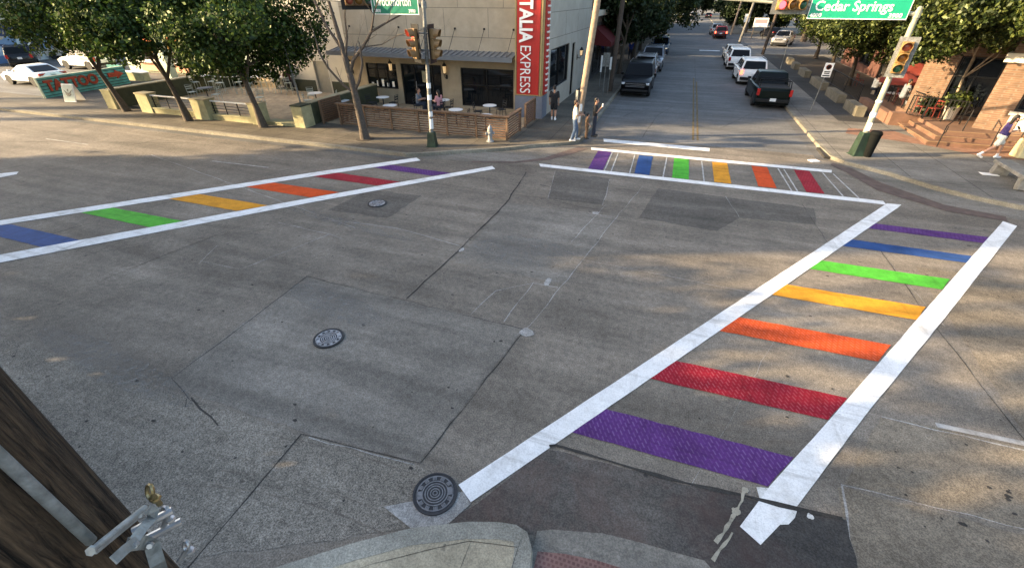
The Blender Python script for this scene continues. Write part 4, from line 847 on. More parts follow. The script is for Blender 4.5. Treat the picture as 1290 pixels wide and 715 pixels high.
ps2 = thing('traffic_signal', 'cream traffic signal pole carrying the green Cedar Springs sign', 'traffic signal', (7.65, 21.64, Z))
b = MB(); b.tube([(0,0,.8),(0,0,5.1)], [.105,.09], 12); b.lathe([(.095,5.08),(.08,5.16),(.02,5.2)], n=12); b.build('pole', 'pole_paint', ps2)
b = MB(); b.obox((0,0,.46),(.42,.42,.92),.25,taper=.66); b.obox((0,0,.015),(.5,.5,.03),.25); b.build('pole_base', 'green_base', ps2, bevel=.01)
b = MB(); b.obox((-.02,-.11,1.15),(.17,.02,.30)); b.build('notice', 'paper', ps2); b = MB(); b.tube([(0,0,1.5),(0,0,1.68)], .112, 12); b.build('sticker', 'paper', ps2); b = MB(); b.tube([(0,0,2.05),(0,0,2.12)], .11, 12); b.build('sticker', 'paper', ps2)
b = MB(); b.tube([(0,.0,4.95),(-.4,-.02,4.99),(-3.2,-.02,5.2),(-6.5,-.02,5.4)], [.075,.06,.055,.045], 10); b.lathe([(.115,4.84),(.115,5.06)], n=12); b.build('arm', 'pole_paint', ps2)
for z in (3.9, 3.3): b = MB(); b.tube([(0,0,z),(.0,-.16,z)], .03, 6); b.build('bracket', 'galv', ps2)
signal_head(ps2, 'signal_head', (.02, -.27, 3.62), R(-14), tan='signal_yellow', label='yellow faced signal head with grey backplate')
signal_head(ps2, 'overhead_head', (-4.05, -.10, 5.22), R(4), True, horizontal=True, tan='signal_yellow', label='horizontal overhead head showing red')
b = MB(); b.box(-3.42,-.30,-.11,-.09,4.78,5.46); s_ = b.build('street_name_sign', 'sign_green', ps2); b = MB()
for a in ((-3.42,-.30,4.78,4.81),(-3.42,-.30,5.43,5.46),(-3.42,-3.40,4.811,5.429),(-.32,-.30,4.811,5.429)): b.box(a[0],a[1],-.115,-.112,a[2],a[3])
b.build('border', 'white_letter', s_)
text('street_name', 'Cedar Springs', .44, 'white_letter', s_, FRONT, (-3.27, -.116, 5.04), .003, .006, sx=.985)
text('block_number', '4000', .17, 'white_letter', s_, FRONT, (-3.36, -.116, 4.845), .003, .004, sx=1.15); text('block_number', '3900', .19, 'white_letter', s_, FRONT, (-.88, -.116, 4.845), .003, .004, sx=1.1)
bn = thing('litter_bin', 'black litter bin standing against the green signal pole base', 'bin', (8.0, 21.55, Z)); b = MB(); b.lathe([(.16,0),(.205,.88)], n=16); b.build('body', 'bin_black', bn, True); b = MB(); b.lathe([(.215,.86),(.225,.92),(.17,1.0),(.09,1.0)], n=16); b.build('lid', 'bin_black', bn, True)

# ------------------------------------------------------------------ wooden utility poles
def utility_pole(label, x, y, top, r0, r1, m, sub=True):
    t = thing('utility_pole', label, 'utility pole', (x, y, Z if y > 10 else 0)); b = MB(); n = 10; P_ = []
    for i in range(n+1): q = i/n; P_.append((top[0]*q, top[1]*q, top[2]*q))
    b.tube(P_, [r0+(r1-r0)*i/n for i in range(n+1)], 14); b.build('shaft', m, t, True); return t
up = utility_pole('pale wooden utility pole beside the man in the white shirt', -3.97, 20.93, (.72,.24,9.5), .15, .12, 'pole_wood')
b = MB(); b.obox((-.10,-.09,1.55),(.16,.02,.85),-.7); b.build('guard_plate', 'galv', up); b = MB(); b.obox((.13,-.11,1.25),(.13,.02,.32),.6); b.obox((.10,-.13,.75),(.1,.02,.3),.4); b.build('notice', 'paper', up)
up2 = utility_pole('dark wooden utility pole near the front of the black parked suv', -4.15, 33.0, (.25,.2,9.5), .16, .13, 'pole_dark')
utility_pole('leaning grey utility pole at the edge of the car lot entrance', 7.3, 73.5, (1.2,.5,10), .17, .13, 'pole_grey'); utility_pole('thin tall wooden pole behind the red suv', 7.6, 93.0, (1.0,1.0,11), .16, .12, 'pole_wood'); utility_pole('brown wooden pole in the lot entrance beside the white suvs', 8.9, 62.0, (.7,.3,10), .17, .14, 'pole_dark')

# ------------------------------------------------------------------ street signs and posts
def post_sign(label, x, y, h, w_, hh, rz, face, lean=(0,0), post='galv'):
    t = thing('street_sign', label, 'street sign', (x, y, Z), rz); b = MB(); b.tube([(0,0,0),(lean[0],lean[1],h)], .028, 8); b.build('post', post, t)
    b = MB(); b.box(lean[0]-w_/2, lean[0]+w_/2, lean[1]-.045, lean[1]-.032, h-hh, h+.03); f = b.build('sign_face', face, t); return t, f
t, f = post_sign('white no parking sign on a leaning post beside the green pickup', 7.54, 29.9, 2.5, .42, .66, 0, 'paper', (.12, 0))
b = MB(); c = .12; b.lathe([(.13,-.001),(.13,.002),(.105,.003),(.105,-.001)], n=24, mtx=Matrix.Translation((c,-.048,2.33)) @ Matrix.Rotation(R(90),4,'X')); b.build('prohibition_ring', 'lens_red_off', f)
b = MB(); b.box(c-.03,c-.005,-.050,-.0462,2.26,2.41); b.box(c-.004,c+.05,-.050,-.0462,2.385,2.41); b.box(c-.004,c+.05,-.050,-.0462,2.325,2.345); b.box(c+.03,c+.05,-.050,-.0462,2.346,2.384); b.obox((c,-.0475,2.335),(.02,.004,.26),0,0,R(45)); b.build('symbol', 'black_metal', f)
b = MB(); b.box(c-.14,c+.14,-.050,-.0462,2.08,2.13); b.box(c-.12,c+.12,-.050,-.0462,2.0,2.05); b.box(c-.17,c+.17,-.050,-.0462,1.88,1.94); b.build('printed_line', 'black_metal', f)
post_sign('grey backed sign on a post before the dark utility pole', -4.35, 31.0, 2.5, .42, .75, R(180), 'galv')
post_sign('narrow white marker post nearest the storefront awning', -5.0, 33.5, 2.1, .12, 1.0, 0, 'paper'); post_sign('narrow white marker post right of the grey backed sign', -4.15, 31.8, 2.2, .12, .7, 0, 'paper')
post_sign('low white marker post beside the pale utility pole', -4.9, 27.3, 1.3, .12, .5, 0, 'paper')
post_sign('thin grey post beside the rear of the second white suv', 8.1, 45.0, 2.9, .12, .35, 0, 'galv'); post_sign('small white sign on the street verge before the car lot', 8.2, 80.0, 3.4, .7, 1.0, 0, 'paper')
t = thing('lot_sign', 'white and red lot sign on two posts among the dark trees', 'sign', (10.9, 86, 0)); b = MB(); b.box(-1.0,1.0,-.04,.0,1.7,2.9); b.build('board', 'paper', t); b = MB(); b.box(-.85,.85,-.05,-.041,2.2,2.7); b.build('print_block', 'cloth_pink', t)
for s in (-.8,.8): b = MB(); b.tube([(s,.05,0),(s,.05,2.8)], .05, 6); b.build('post', 'brown_wall', t)

# ------------------------------------------------------------------ hydrant
t = thing('fire_hydrant', 'silver white fire hydrant in front of the slatted fence', 'hydrant', (-7.43, 18.55, Z), .5)
b = MB(); b.lathe([(.17,0),(.17,.04),(.115,.05),(.11,.1),(.10,.12),(.10,.42),(.13,.43),(.13,.48),(.115,.49),(.11,.56),(.08,.64),(.03,.68),(.03,.73),(.001,.73)], n=16); b.build('barrel', 'hydrant', t, True)
b = MB()
for a, l, r in ((0,.17,.055),(pi,.17,.055),(-pi/2,.19,.075)): b.tube([(0,0,.36),(l*cos(a),l*sin(a),.36)], r, 10); b.tube([(l*cos(a),l*sin(a),.36),((l+.03)*cos(a),(l+.03)*sin(a),.36)], r+.012, 6)
b.build('outlet', 'hydrant', t)

# ------------------------------------------------------------------ cafe tables and chairs
def chair_mesh(t, m, high=False):
    s = .74 if high else .45
    b = MB(); b.box(-.19,.19,-.19,.19,s,s+.03); b.build('seat', m, t)
    for x in (-.17,.17):
        for y in (-.17,.17): b = MB(); b.tube([(x,y,s),(x*1.2,y*1.2,0)], .014, 6); b.build('leg', m, t)
    b = MB(); b.tube([(-.17,.18,s),(-.18,.24,s+.42),(.18,.24,s+.42),(.17,.18,s)], .014, 6)
    for z in (.2,.32): b.box(-.17,.17,.205,.22,s+z-.03,s+z+.03)
    b.build('backrest', m, t)
    if high: b = MB(); b.tube([(-.19,-.19,.28),(.19,-.19,.28),(.19,.19,.28),(-.19,.19,.28),(-.19,-.19,.28)], .01, 5); b.build('footrest', m, t)
    return t
def round_table(name, label, m, r, h, group):
    t = thing(name, label, 'table', group=group); b = MB(); b.lathe([(r,h-.025),(r+.005,h-.012),(r,h)], n=24); b.build('tabletop', m, t)
    b = MB(); b.tube([(0,0,.02),(0,0,h-.025)], .03, 8); b.build('stem', 'chair_black', t); b = MB()
    for a in range(4): b.beam((0,0,.05),(.26*cos(a*pi/2+.6),.26*sin(a*pi/2+.6),.012),.035,.025)
    b.build('foot', 'chair_black', t); return t
CT = 'round cafe tables on the slatted terrace'
base_t = round_table('cafe_table', 'round white cafe table beside the wide restaurant window and pylon', 'table_white', .36, .74, CT); base_t.location = (-8.95, 22.4, Z)
for (x, y), l in (((-15.5,22.5),'round white cafe table under the left restaurant window'),((-17.0,20.9),'round white cafe table behind the slatted screen'),((-11.9,22.9),'round cafe table before the beige wall between door and wide window'),((-8.3,20.2),'round cafe table nearest the fence corner by the hydrant'),((-13.9,20.7),'round cafe table behind the fence left of the signal pole'),((-10.2,20.9),'round cafe table behind the fence right of the signal pole')):
    dup(base_t, (x, y, Z), 0, l)
CG = 'black metal cafe chairs on the slatted terrace'
c0 = chair_mesh(thing('cafe_chair', 'black cafe chair at the table by the wide window', 'chair', (-9.5,22.1,Z), R(100), CG), 'chair_black')
for (x, y, a), l in (((-8.5,22.9,-40),'black cafe chair between the pylon and the window table'),((-16.1,22.2,80),'black cafe chair left of the table under the left window'),((-14.9,22.6,-90),'black cafe chair right of the table under the left window'),((-11.4,22.5,-90),'black cafe chair at the table before the beige wall'),((-12.4,22.6,80),'black cafe chair behind the seated person in pink'),((-9.6,20.6,-80),'black cafe chair behind the fence nearest the hydrant'),((-14.5,20.5,80),'black cafe chair behind the fence left of the trunk'),((-10.9,20.7,90),'black cafe chair behind the fence beside the signal pole')):
    dup(c0, (x, y, Z), R(a), l)
BG = 'white high tables on the tiled patio'; SG = 'pale metal bar stools on the tiled patio'
def bar_table():
    t = thing('bar_table', 'white high bar table at the left end of the patio row', 'table', group=BG); b = MB(); b.box(-.45,.45,-.35,.35,1.02,1.06); b.build('tabletop', 'table_white', t, bevel=.008)
    for x in (-.38,.38):
        for y in (-.28,.28): b = MB(); b.tube([(x,y,1.02),(x*1.1,y*1.1,0)], .018, 6); b.build('leg', 'chair_metal', t)
    b = MB(); b.tube([(-.4,-.3,.3),(.4,-.3,.3),(.4,.3,.3),(-.4,.3,.3),(-.4,-.3,.3)], .012, 5); b.build('stretcher', 'chair_metal', t); return t
bt = bar_table(); bt.location = (-30.2, 23.6, Z)
for (x, y), l in (((-28.2,23.9),'white high bar table in the middle of the patio row'),((-26.4,24.4),'white high bar table nearest the seated drinkers'),((-29.0,26.8),'white high bar table at the back against the green siding'),((-31.6,26.4),'white high bar table under the menu board'),((-24.6,25.1),'high bar table between the people in white and maroon')): dup(bt, (x, y, Z), R(8), l)
st0 = chair_mesh(thing('bar_stool', 'pale bar stool left of the front high table', 'stool', (-31.0,23.4,Z), R(70), SG), 'chair_metal', True)
for (x, y, a), l in (((-30.1,22.8,170),'pale bar stool on the street side of the front high table'),((-29.3,23.4,-80),'pale bar stool right of the front high table'),((-28.3,23.1,175),'pale bar stool on the street side of the middle table'),((-27.4,23.8,-90),'pale bar stool between the middle and right tables'),((-26.4,23.6,170),'pale bar stool on the street side of the right table'),((-28.1,26.6,-80),'pale bar stool right of the back table'),((-30.7,26.2,-90),'pale bar stool right of the table under the menu board'),((-31.6,25.6,175),'pale bar stool on the street side of the menu board table'),((-24.1,24.6,-150),'wooden bar stool under the person in maroon'),((-25.5,24.9,70),'bar stool under the person in white')): dup(st0, (x, y, Z), R(a), l)
PGp = 'small metal chairs and tables at the front of the patio'
f0 = chair_mesh(thing('patio_chair', 'pale patio chair left of the round dark table', 'chair', (-28.7,21.3,Z), R(80), PGp), 'chair_metal')
for (x, y, a), l in (((-26.6,21.2,-70),'pale patio chair right of the round dark table'),((-23.3,21.3,20),'pale patio chair beyond the railing right of the second trunk'),((-20.0,21.6,120),'sunlit yellow chair in the patio opening'),((-19.0,22.6,-60),'sunlit yellow chair beside the dark planter wall'),((-20.9,22.9,40),'sunlit yellow chair farthest back in the patio opening')): dup(f0, (x, y, Z), R(a), l)
t = round_table('patio_table', 'round dark table at the front of the patio', 'chair_black', .45, .74, PGp); t.location = (-27.7, 21.5, Z)
t2 = round_table('patio_table', 'round pale table in the sunlit patio opening', 'table_white', .4, .74, PGp); t2.location = (-20.0, 22.3, Z)
def bushy(name, label, cat, x, y, z, r, h, m, n, seed, group=None, pot=None):
    t = thing(name, label, cat, (x, y, z), group=group); rg = np.random.default_rng(seed)
    z0 = 0
    if pot: b = MB(); b.lathe([(r*.55,0),(r*.72,pot),(r*.78,pot),(r*.78,pot+.04),(r*.68,pot+.04)], n=14); b.build('pot', 'planter', t); z0 = pot
    leaf_mesh('foliage', rg, [((0,0,z0+h/2),(r,r,h/2))], n, .09, m, t); return t

def leaf_mesh(name, rg, blobs, n, size, m, parent, shell=.55):
    vol = np.array([b[1][0]*b[1][1]*b[1][2] for b in blobs]) ** .8; pick = rg.choice(len(blobs), n, p=vol/vol.sum())
    cc = np.array([b[0] for b in blobs])[pick]; rr = np.array([b[1] for b in blobs])[pick]
    u = rg.normal(size=(n, 3)); u /= np.linalg.norm(u, axis=1, keepdims=True)
    rad = shell + (1-shell)*rg.random(n)**.6; rad += rg.normal(0, .07, n)
    # clumping: pull leaves toward random twig ends
    p = cc + u*rr*rad[:, None]
    k = max(4, n//45); tw = p[rg.choice(n, k)]
    ix = rg.integers(0, k, n); close = tw[ix]
    dd = np.linalg.norm(p-close, axis=1)
    t_ = np.where(rg.random(n) < .55, 1, 0)[:, None]
    p = np.where(t_ == 1, tw[ix] + rg.normal(0, size*1.5, (n, 3)), p)
    nrm = rg.normal(size=(n, 3)) + np.array([0, 0, .7]) + (p-cc)/rr*.8; nrm /= np.linalg.norm(nrm, axis=1, keepdims=True)
    a = np.cross(nrm, rg.normal(size=(n, 3))); a /= np.linalg.norm(a, axis=1, keepdims=True); c = np.cross(nrm, a)
    s = size*(.6+.8*rg.random(n))[:, None]
    V = np.empty((n, 4, 3)); V[:, 0] = p - a*s; V[:, 1] = p + c*s*.55 - nrm*s*.12; V[:, 2] = p + a*s; V[:, 3] = p - c*s*.55 - nrm*s*.12
    me = bpy.data.meshes.new(name); me.vertices.add(4*n); me.vertices.foreach_set('co', V.reshape(-1).astype(np.float32))
    me.loops.add(4*n); me.loops.foreach_set('vertex_index', np.arange(4*n, dtype=np.int32)); me.polygons.add(n); me.polygons.foreach_set('loop_start', np.arange(0, 4*n, 4, dtype=np.int32))
    try: me.polygons.foreach_set('loop_total', np.full(n, 4, dtype=np.int32))
    except Exception: pass
    me.materials.append(m); me.update(calc_edges=True); me.validate()
    o = bpy.data.objects.new(name, me); COL.objects.link(o)
    if parent: o.parent = parent
    return o
bushy('planter_bush', 'dark clipped bush at the far end of the olive wall', 'bush', -30.0, 26.6, Z, 1.1, 1.7, LEAF_D, 1500, 3)
bushy('yellow_shrub', 'sunlit yellowish shrub before the patio bar', 'shrub', -32.3, 27.2, Z, .5, 1.2, LEAF_L, 700, 4, pot=.5)
wallbox('planter_box', 'dark rectangular planter box in front of the patio bar', 'planter', -30.2,-28.8,24.4,24.9, .95, 'olive_wall', 'tan_cap') if 0 else None

# ================================================================== RIGHT SIDE: brick terrace
M['brick_wall'] = brickmat('brick_wall', (.185, .105, .062), (.135, .074, .044), (.17, .13, .095), .24, .085)
M['brick_red'] = brickmat('brick_red', (.115, .036, .024), (.09, .028, .018), (.09, .06, .05), .24, .085)
tr = thing('brick_terrace', 'red tiled terrace with wraparound steps at the corner', 'terrace', (12, 26, 0))
def T_(b): b.v = [(x-12, y-26, z) for x, y, z in b.v]; return b
b = MB(); b.box(11.85,30,25.2,34,0,.58); T_(b).build('floor', 'terracotta', tr)
b = MB(); b.prism([(11.0,24.35),(30,24.35),(30,25.18),(11.83,25.18),(11.83,28.0),(11.2,28.0)], 0, .28); b.prism([(11.42,24.78),(30,24.78),(30,25.19),(11.84,25.19),(11.84,28.0),(11.5,28.0)], .281, .43); T_(b).build('step', 'brick_step', tr)
b = MB(); b.box(11.03,30,24.34,24.42,.281,.292); b.box(11.45,30,24.77,24.84,.431,.44); b.box(11.86,30,25.19,25.27,.581,.59); b.box(11.03,11.1,24.43,27.9,.2815,.291); b.box(11.44,11.5,24.85,27.9,.4315,.4395); T_(b).build('nosing', 'step_nose', tr)
b = MB(); b.box(10.7,11.9,28.02,28.5,0,.72); b.box(10.65,11.0,28.51,33,0,.62); T_(b).build('planter_wall', 'brick_step', tr)
bb = thing('brick_building', 'red and tan brick building with dark window behind the terrace railing', 'building', (13.3, 26.4, 0), R(-30))
wo = [(1.0,5.0,1.45,3.0),(6.2,10.0,1.2,3.0)]
b = MB(); wall_open(b, 'y', 0, 0, 18, 0, 7.5, wo, .2); b.poly([(0,2.0,0),(0,0,0),(0,0,7.5),(0,2.0,7.5)]); b.poly([(18,0,0),(18,9,0),(18,9,7.5),(18,0,7.5)]); b.build('wall', 'brick_wall', bb)
b = MB(); wall_open(b, 'y', 2.0, -3.0, 0, 0, 7.5, [(-1.75,-.12,.7,3.25)], .2); b.poly([(-3,9,0),(-3,2,0),(-3,2,7.5),(-3,9,7.5)]); b.build('recess_wall', 'brick_wall', bb)
b = MB(); b.box(-.15,18.2,-.15,-.003,3.28,3.62); b.box(-.15,-.003,-.0029,1.9,3.28,3.62); b.build('cornice', 'white_wall', bb); b = MB(); b.box(-3.1,18.1,-.1,9,7.5,7.7); b.build('roof', 'roof_grey', bb)
window(bb, 'y', 0, wo[0], (3.0,), (), -1, .2, .07); window(bb, 'y', 0, wo[1], (8.1,), (), -1, .2, .07); window(bb, 'y', 2.0, (-1.75,-.12,.7,3.25), (-.95,), (2.4,), -1, .2, .07, label='tall dark glazing in the recess')
b = MB(); b.box(.9,5.1,-.12,-.003,1.3,1.445); b.build('sill', 'white_wall', bb); b = MB(); b.box(1.0,5.0,-.02,-.0035,.7,1.29); b.build('pale_panel', 'white_wall', bb)
rw = thing('red_shop_building', 'long red brick shop wall in shade behind the terrace trees', 'building', (15.2, 43, 0))
b = MB(); ro = [(-9,-6,.7,3.0),(-4,-1,.7,3.0),(1.5,2.8,.2,2.7),(5,8,.7,3.0)]; wall_open(b, 'x', 0, -12.4, 13, 0, 6.5, ro, .2, -1); b.poly([(0,13,0),(14,13,0),(14,13,6.5),(0,13,6.5)]); b.poly([(14,-12.4,0),(0,-12.4,0),(0,-12.4,6.5),(14,-12.4,6.5)]); b.build('wall', 'brick_red', rw); b = MB(); b.box(-.2,14,-12.4,13.2,6.5,6.7); b.build('roof', 'roof_grey', rw)
for o_ in ro: window(rw, 'x', 0, o_, ((o_[0]+o_[1])/2,) if o_[1]-o_[0] > 2 else (), (), -1, .2, .07)
# terrace railing
def iron_rail(label, a, c, z0, h=.95, n=12, hand=False):
    t = thing('terrace_railing', label, 'railing', (*a, z0)); v = Vector((c[0]-a[0], c[1]-a[1], 0)); b = MB()
    b.tube([(0,0,h),(v.x,v.y,h)], .025, 6); b.build('top_rail', 'black_metal', t); b = MB(); b.tube([(0,0,.12),(v.x,v.y,.12)], .016, 6); b.build('bottom_rail', 'black_metal', t)
    b = MB()
    for k in range(1, n): b.tube([(v.x*k/n,v.y*k/n,.12),(v.x*k/n,v.y*k/n,h)], .009, 5)
    b.build('baluster', 'black_metal', t)
    for k in (0, .33, .67, 1): b = MB(); b.tube([(v.x*k,v.y*k,0),(v.x*k,v.y*k,h+.02)], .026, 6); b.build('post', 'black_metal', t)
iron_rail('black iron terrace railing between the steps and the planter pot', (11.25,28.05), (13.05,26.95), .58, .98, 16)
iron_rail('black iron railing along the street edge of the terrace under the red umbrella', (11.9,28.6), (11.6,33.5), .6, .95, 30)
iron_rail('black iron railing behind the low stone blocks', (10.9,34), (11.0,44), Z, 1.0, 36)
t = thing('handrail', 'bent black handrail rising over the terrace steps', 'handrail', (11.0, 24.5, 0)); b = MB(); b.tube([(.35,-.35,Z),(.35,-.3,1.0),(.55,-.1,1.13),(1.6,1.0,1.5),(1.6,1.0,.58)], .022, 8); b.tube([(.35,-.3,.62),(.5,-.13,.72),(.5,-.13,.95)], .018, 6); b.build('rail', 'black_metal', t)
t = thing('handrail', 'black handrail beside the walking woman in the purple top', 'handrail', (13.2, 24.5, 0)); b = MB(); b.tube([(.0,-.3,Z),(.0,-.2,1.05),(1.3,.6,1.5),(1.3,.6,.58)], .022, 8); b.tube([(.65,.2,.43),(.65,.2,1.28)], .018, 6); b.build('rail', 'black_metal', t)
pt = bushy('potted_plant', 'round cream pot with a leafy green plant behind the railing', 'potted plant', 12.95, 27.95, .58, .42, .6, LEAF_R, 700, 9, pot=.58)
bushy('terrace_shrub', 'dense dark shrub on the terrace under the red umbrella', 'shrub', 12.2, 28.6, .58, .35, .95, LEAF_D, 600, 11)
def umbrella(label, x, y, z, r):
    t = thing('patio_umbrella', label, 'umbrella', (x, y, z)); b = MB(); b.tube([(0,0,0),(0,0,2.25)], .025, 8); b.build('pole', 'pole_wood', t)
    V = [(0,0,2.3)]; n = 8
    for k in range(n): a = 2*pi*k/n; V.append((r*cos(a), r*sin(a), 1.85))
    for k in range(n): a = 2*pi*k/n; V.append((r*cos(a), r*sin(a), 1.68))
    b = MB(); b.add(V, [(0,1+k,1+(k+1)%n) for k in range(n)]+[(1+k,n+1+k,n+1+(k+1)%n,1+(k+1)%n) for k in range(n)]); b.build('canopy', 'umbrella_red', t); b = MB()
    for k in range(n): a = 2*pi*k/n; b.tube([(0,0,2.25),(r*.97*cos(a), r*.97*sin(a),1.84)], .01, 4)
    b.build('rib', 'black_metal', t); b = MB(); b.lathe([(.25,0),(.25,.06),(.05,.1)], n=12); b.build('base', 'black_metal', t)
umbrella('red patio umbrella at the terrace corner behind the signal pole', 12.0, 32.2, -.12, 1.05); umbrella('red patio umbrella deeper in the shade of the trees', 14.2, 36.5, -.1, 1.2)
RG = 'red seated chairs on the brick terrace'
r0 = chair_mesh(thing('terrace_chair', 'red terrace chair at the railing corner', 'chair', (11.9,28.4,.58), R(30), RG), 'red_seat')
for (x, y, a), l in (((12.3,28.0,-60),'red terrace chair beside the cream plant pot'),((11.9,31.2,80),'red terrace chair under the front umbrella'),((13.3,31.0,-90),'red terrace chair near the brick recess corner'),((12.5,34.6,40),'red terrace chair by the trunk with pale bark'),((13.3,37.6,-40),'red terrace chair under the rear umbrella'),((12.6,40.5,100),'red terrace chair farthest along the red wall')): dup(r0, (x, y, .58 if y < 34 else Z), R(a), l)
t = round_table('terrace_table', 'pale square topped terrace table under the front umbrella', 'table_white', .45, .76, 'tables on the brick terrace'); t.location = (12.5, 31.0, .58); dup(t, (12.4, 33.2, Z), 0, 'pale terrace table at the railing end by the trunk')
# low limestone blocks edging the bed
LG = 'low limestone blocks edging the planting bed'
names = ['low limestone block nearest the signal pole', 'low limestone block behind the no parking sign post', 'low limestone block left of the no parking sign', 'low limestone block farther along the bed', 'small sunlit limestone block at the tree foot', 'limestone block at the far end of the bed']
for i, (y0, y1, x) in enumerate(((29.6,31.9,9.85),(33.4,36.3,9.85),(38.0,41.4,9.9),(44.0,46.5,10.0),(49.0,50.5,10.1),(53,54.5,10.3))):
    b = MB(); b.box(-.22,.22,-(y1-y0)/2,(y1-y0)/2,0,.5); b.box(-.215,.215,-.02,.02,.5,.505); o = b.build('stone_block', 'limestone', bevel=.05, loc=(x,(y0+y1)/2,Z)); tag(o, names[i], 'stone block', LG)
# bench and yellow stone box
t = thing('stone_bench', 'weathered grey concrete bench on the corner pavement', 'bench', (11.87, 19.75, Z), R(87)); b = MB(); b.box(-1.02,1.02,-.27,.27,.38,.50); b.build('seat', 'stone', t, bevel=.02)
for s in (-.85, .85): b = MB(); b.obox((s,0,.19),(.24,.48,.38),0,0,s*-.25); b.build('leg', 'stone', t, bevel=.02)
t = thing('stone_plinth', 'pale yellow boulder like block behind the walking woman', 'block', (14.0, 23.45, Z), .1); b = MB(); b.obox((0,0,.36),(.75,.55,.72),0,0,0,.9); b.build('block', 'yellow_box', t, bevel=.06)
t = MB(); t.obox((0,0,.02),(.35,.28,.04),.4); tag(t.build('litter_bag', 'paper', bevel=.01, loc=(5.95,20.6,.0)), 'crumpled white paper litter by the kerb drain', 'litter')
b = MB(); b.box(-.25,.25,-.15,.15,0,.012); tag(b.build('paper_sheet', 'paper', loc=(11.6,20.5,Z)), 'flat white paper lying beside the concrete bench', 'litter')

# ------------------------------------------------------------------ shops further up the side street
sh = thing('shop_building', 'dark shopfront building with red awning beyond the beige restaurant', 'building', (-6.4, 44, 0))
b = MB(); b.box(-12,-.0,-7.4,8,0,3.95); b.build('wall', 'dark_wall', sh); b = MB(); b.box(-12,.25,-7.5,8.1,4.4,4.75); b.build('cornice', 'trim_cream', sh); b = MB(); b.box(-12,-.02,-7.4,8,3.951,4.399); b.box(-12,-.3,-7.2,7.8,4.76,6); b.build('upper_wall', 'brown_wall', sh)
b = MB(); b.add([(0,-6,3.7),(0,4,3.7),(1.3,4,2.7),(1.3,-6,2.7),(1.3,-6,2.4),(1.3,4,2.4)], [(0,3,2,1),(3,4,5,2)]); b.poly([(0,-6,3.7),(0,-6,2.5),(1.3,-6,2.4),(1.3,-6,2.7)]); b.build('awning', 'awning_red', sh)
for y in (-4.8,-1.6,1.6): b = MB(); b.box(.0,.04,y-1.2,y+1.2,.5,2.5); f = b.build('window', 'black_metal', sh); b = MB(); b.box(.041,.05,y-1.1,y+1.1,.6,2.4); b.build('pane', 'dark_glass', f)
def simple_house(label, x0, x1, y0, y1, h, m, side):
    t = thing('town_building', label, 'building', ((x0+x1)/2,(y0+y1)/2,0)); a, c = (x1-x0)/2, (y1-y0)/2
    b = MB(); b.box(-a,a,-c,c,0,h); b.build('wall', m, t); b = MB(); b.box(-a-.2,a+.2,-c-.2,c+.2,h,h+.3); b.build('roof', 'roof_grey', t)
    s = a if side > 0 else -a
    for k in range(int(c*2//4)):
        for f in range(int(h//3)): y = -c+2+k*4; b = MB(); b.box(min(s,s+side*.03),max(s,s+side*.03),y-.8,y+.8,.9+3*f,2.3+3*f); w_ = b.build('window', 'white_paint', t); b = MB(); b.box(min(s+side*.031,s+side*.04),max(s+side*.031,s+side*.04),y-.72,y+.72,.98+3*f,2.22+3*f); b.build('pane', 'dark_glass', w_)
simple_house('brown low building behind the left street trees', -18,-6.6,56,84,5,'brown_wall',1); simple_house('grey building farther along the left pavement', -20,-8,92,125,6.5,'roof_grey',1); simple_house('brown building behind the trees of the car lot', 22,40,72,96,6,'brown_wall',-1)

# ================================================================== FOREGROUND POLE with its hardware
fp = thing('service_pole', 'dark cracked wooden pole close to the viewer with conduit and clamps', 'utility pole', (-1.444, .126, Z))
m = bpy.data.materials.new('cracked_wood'); m.use_nodes = True; t_ = m.node_tree; N = t_.nodes.new; L = t_.links.new; bs = t_.nodes['Principled BSDF']; bs.inputs['Roughness'].default_value = .85; bs.inputs['Specular IOR Level'].default_value = .2
tc = N('ShaderNodeTexCoord'); mp = N('ShaderNodeMapping'); mp.inputs['Scale'].default_value = (70, 70, 7); L(tc.outputs['Object'], mp.inputs['Vector'])
n1 = N('ShaderNodeTexNoise'); n1.inputs['Scale'].default_value = 1; n1.inputs['Detail'].default_value = 7; n1.inputs['Roughness'].default_value = .7; n1.inputs['Distortion'].default_value = 1.2; L(mp.outputs[0], n1.inputs['Vector'])
r1 = N('ShaderNodeValToRGB'); e = r1.color_ramp.elements; e[0].position = .40; e[1].position = .62; e[0].color = (.006,.0045,.0035,1); e[1].color = (.13,.085,.052,1); q = e.new(.48); q.color = (.048,.032,.021,1); L(r1.outputs[0], bs.inputs['Base Color'])
mp2 = N('ShaderNodeMapping'); mp2.inputs['Scale'].default_value = (38, 38, 1.6); L(tc.outputs['Object'], mp2.inputs['Vector']); n2 = N('ShaderNodeTexNoise'); n2.inputs['Scale'].default_value = 1; n2.inputs['Detail'].default_value = 8; L(mp2.outputs[0], n2.inputs['Vector'])
ad = N('ShaderNodeMath'); L(n1.outputs['Fac'], ad.inputs[0]); L(n2.outputs['Fac'], ad.inputs[1]); hf = N('ShaderNodeMath'); hf.operation = 'MULTIPLY'; hf.inputs[1].default_value = .5; L(ad.outputs[0], hf.inputs[0]); L(hf.outputs[0], r1.inputs['Fac']); bp = N('ShaderNodeBump'); bp.inputs['Strength'].default_value = 1; bp.inputs['Distance'].default_value = .018; L(ad.outputs[0], bp.inputs['Height']); L(bp.outputs[0], bs.inputs['Normal'])
M['cracked_wood'] = m
b = MB(); rr = random.Random(8); n = 40; V = []; zs = [0+.2*i for i in range(42)]
for z in zs:
    for j in range(n): a = 2*pi*j/n; r = .21-.004*z+.004*sin(a*5+z*1.3)+.003*sin(a*13+z*.7); V.append((r*cos(a)+.006*(z-4.4), r*sin(a), z))
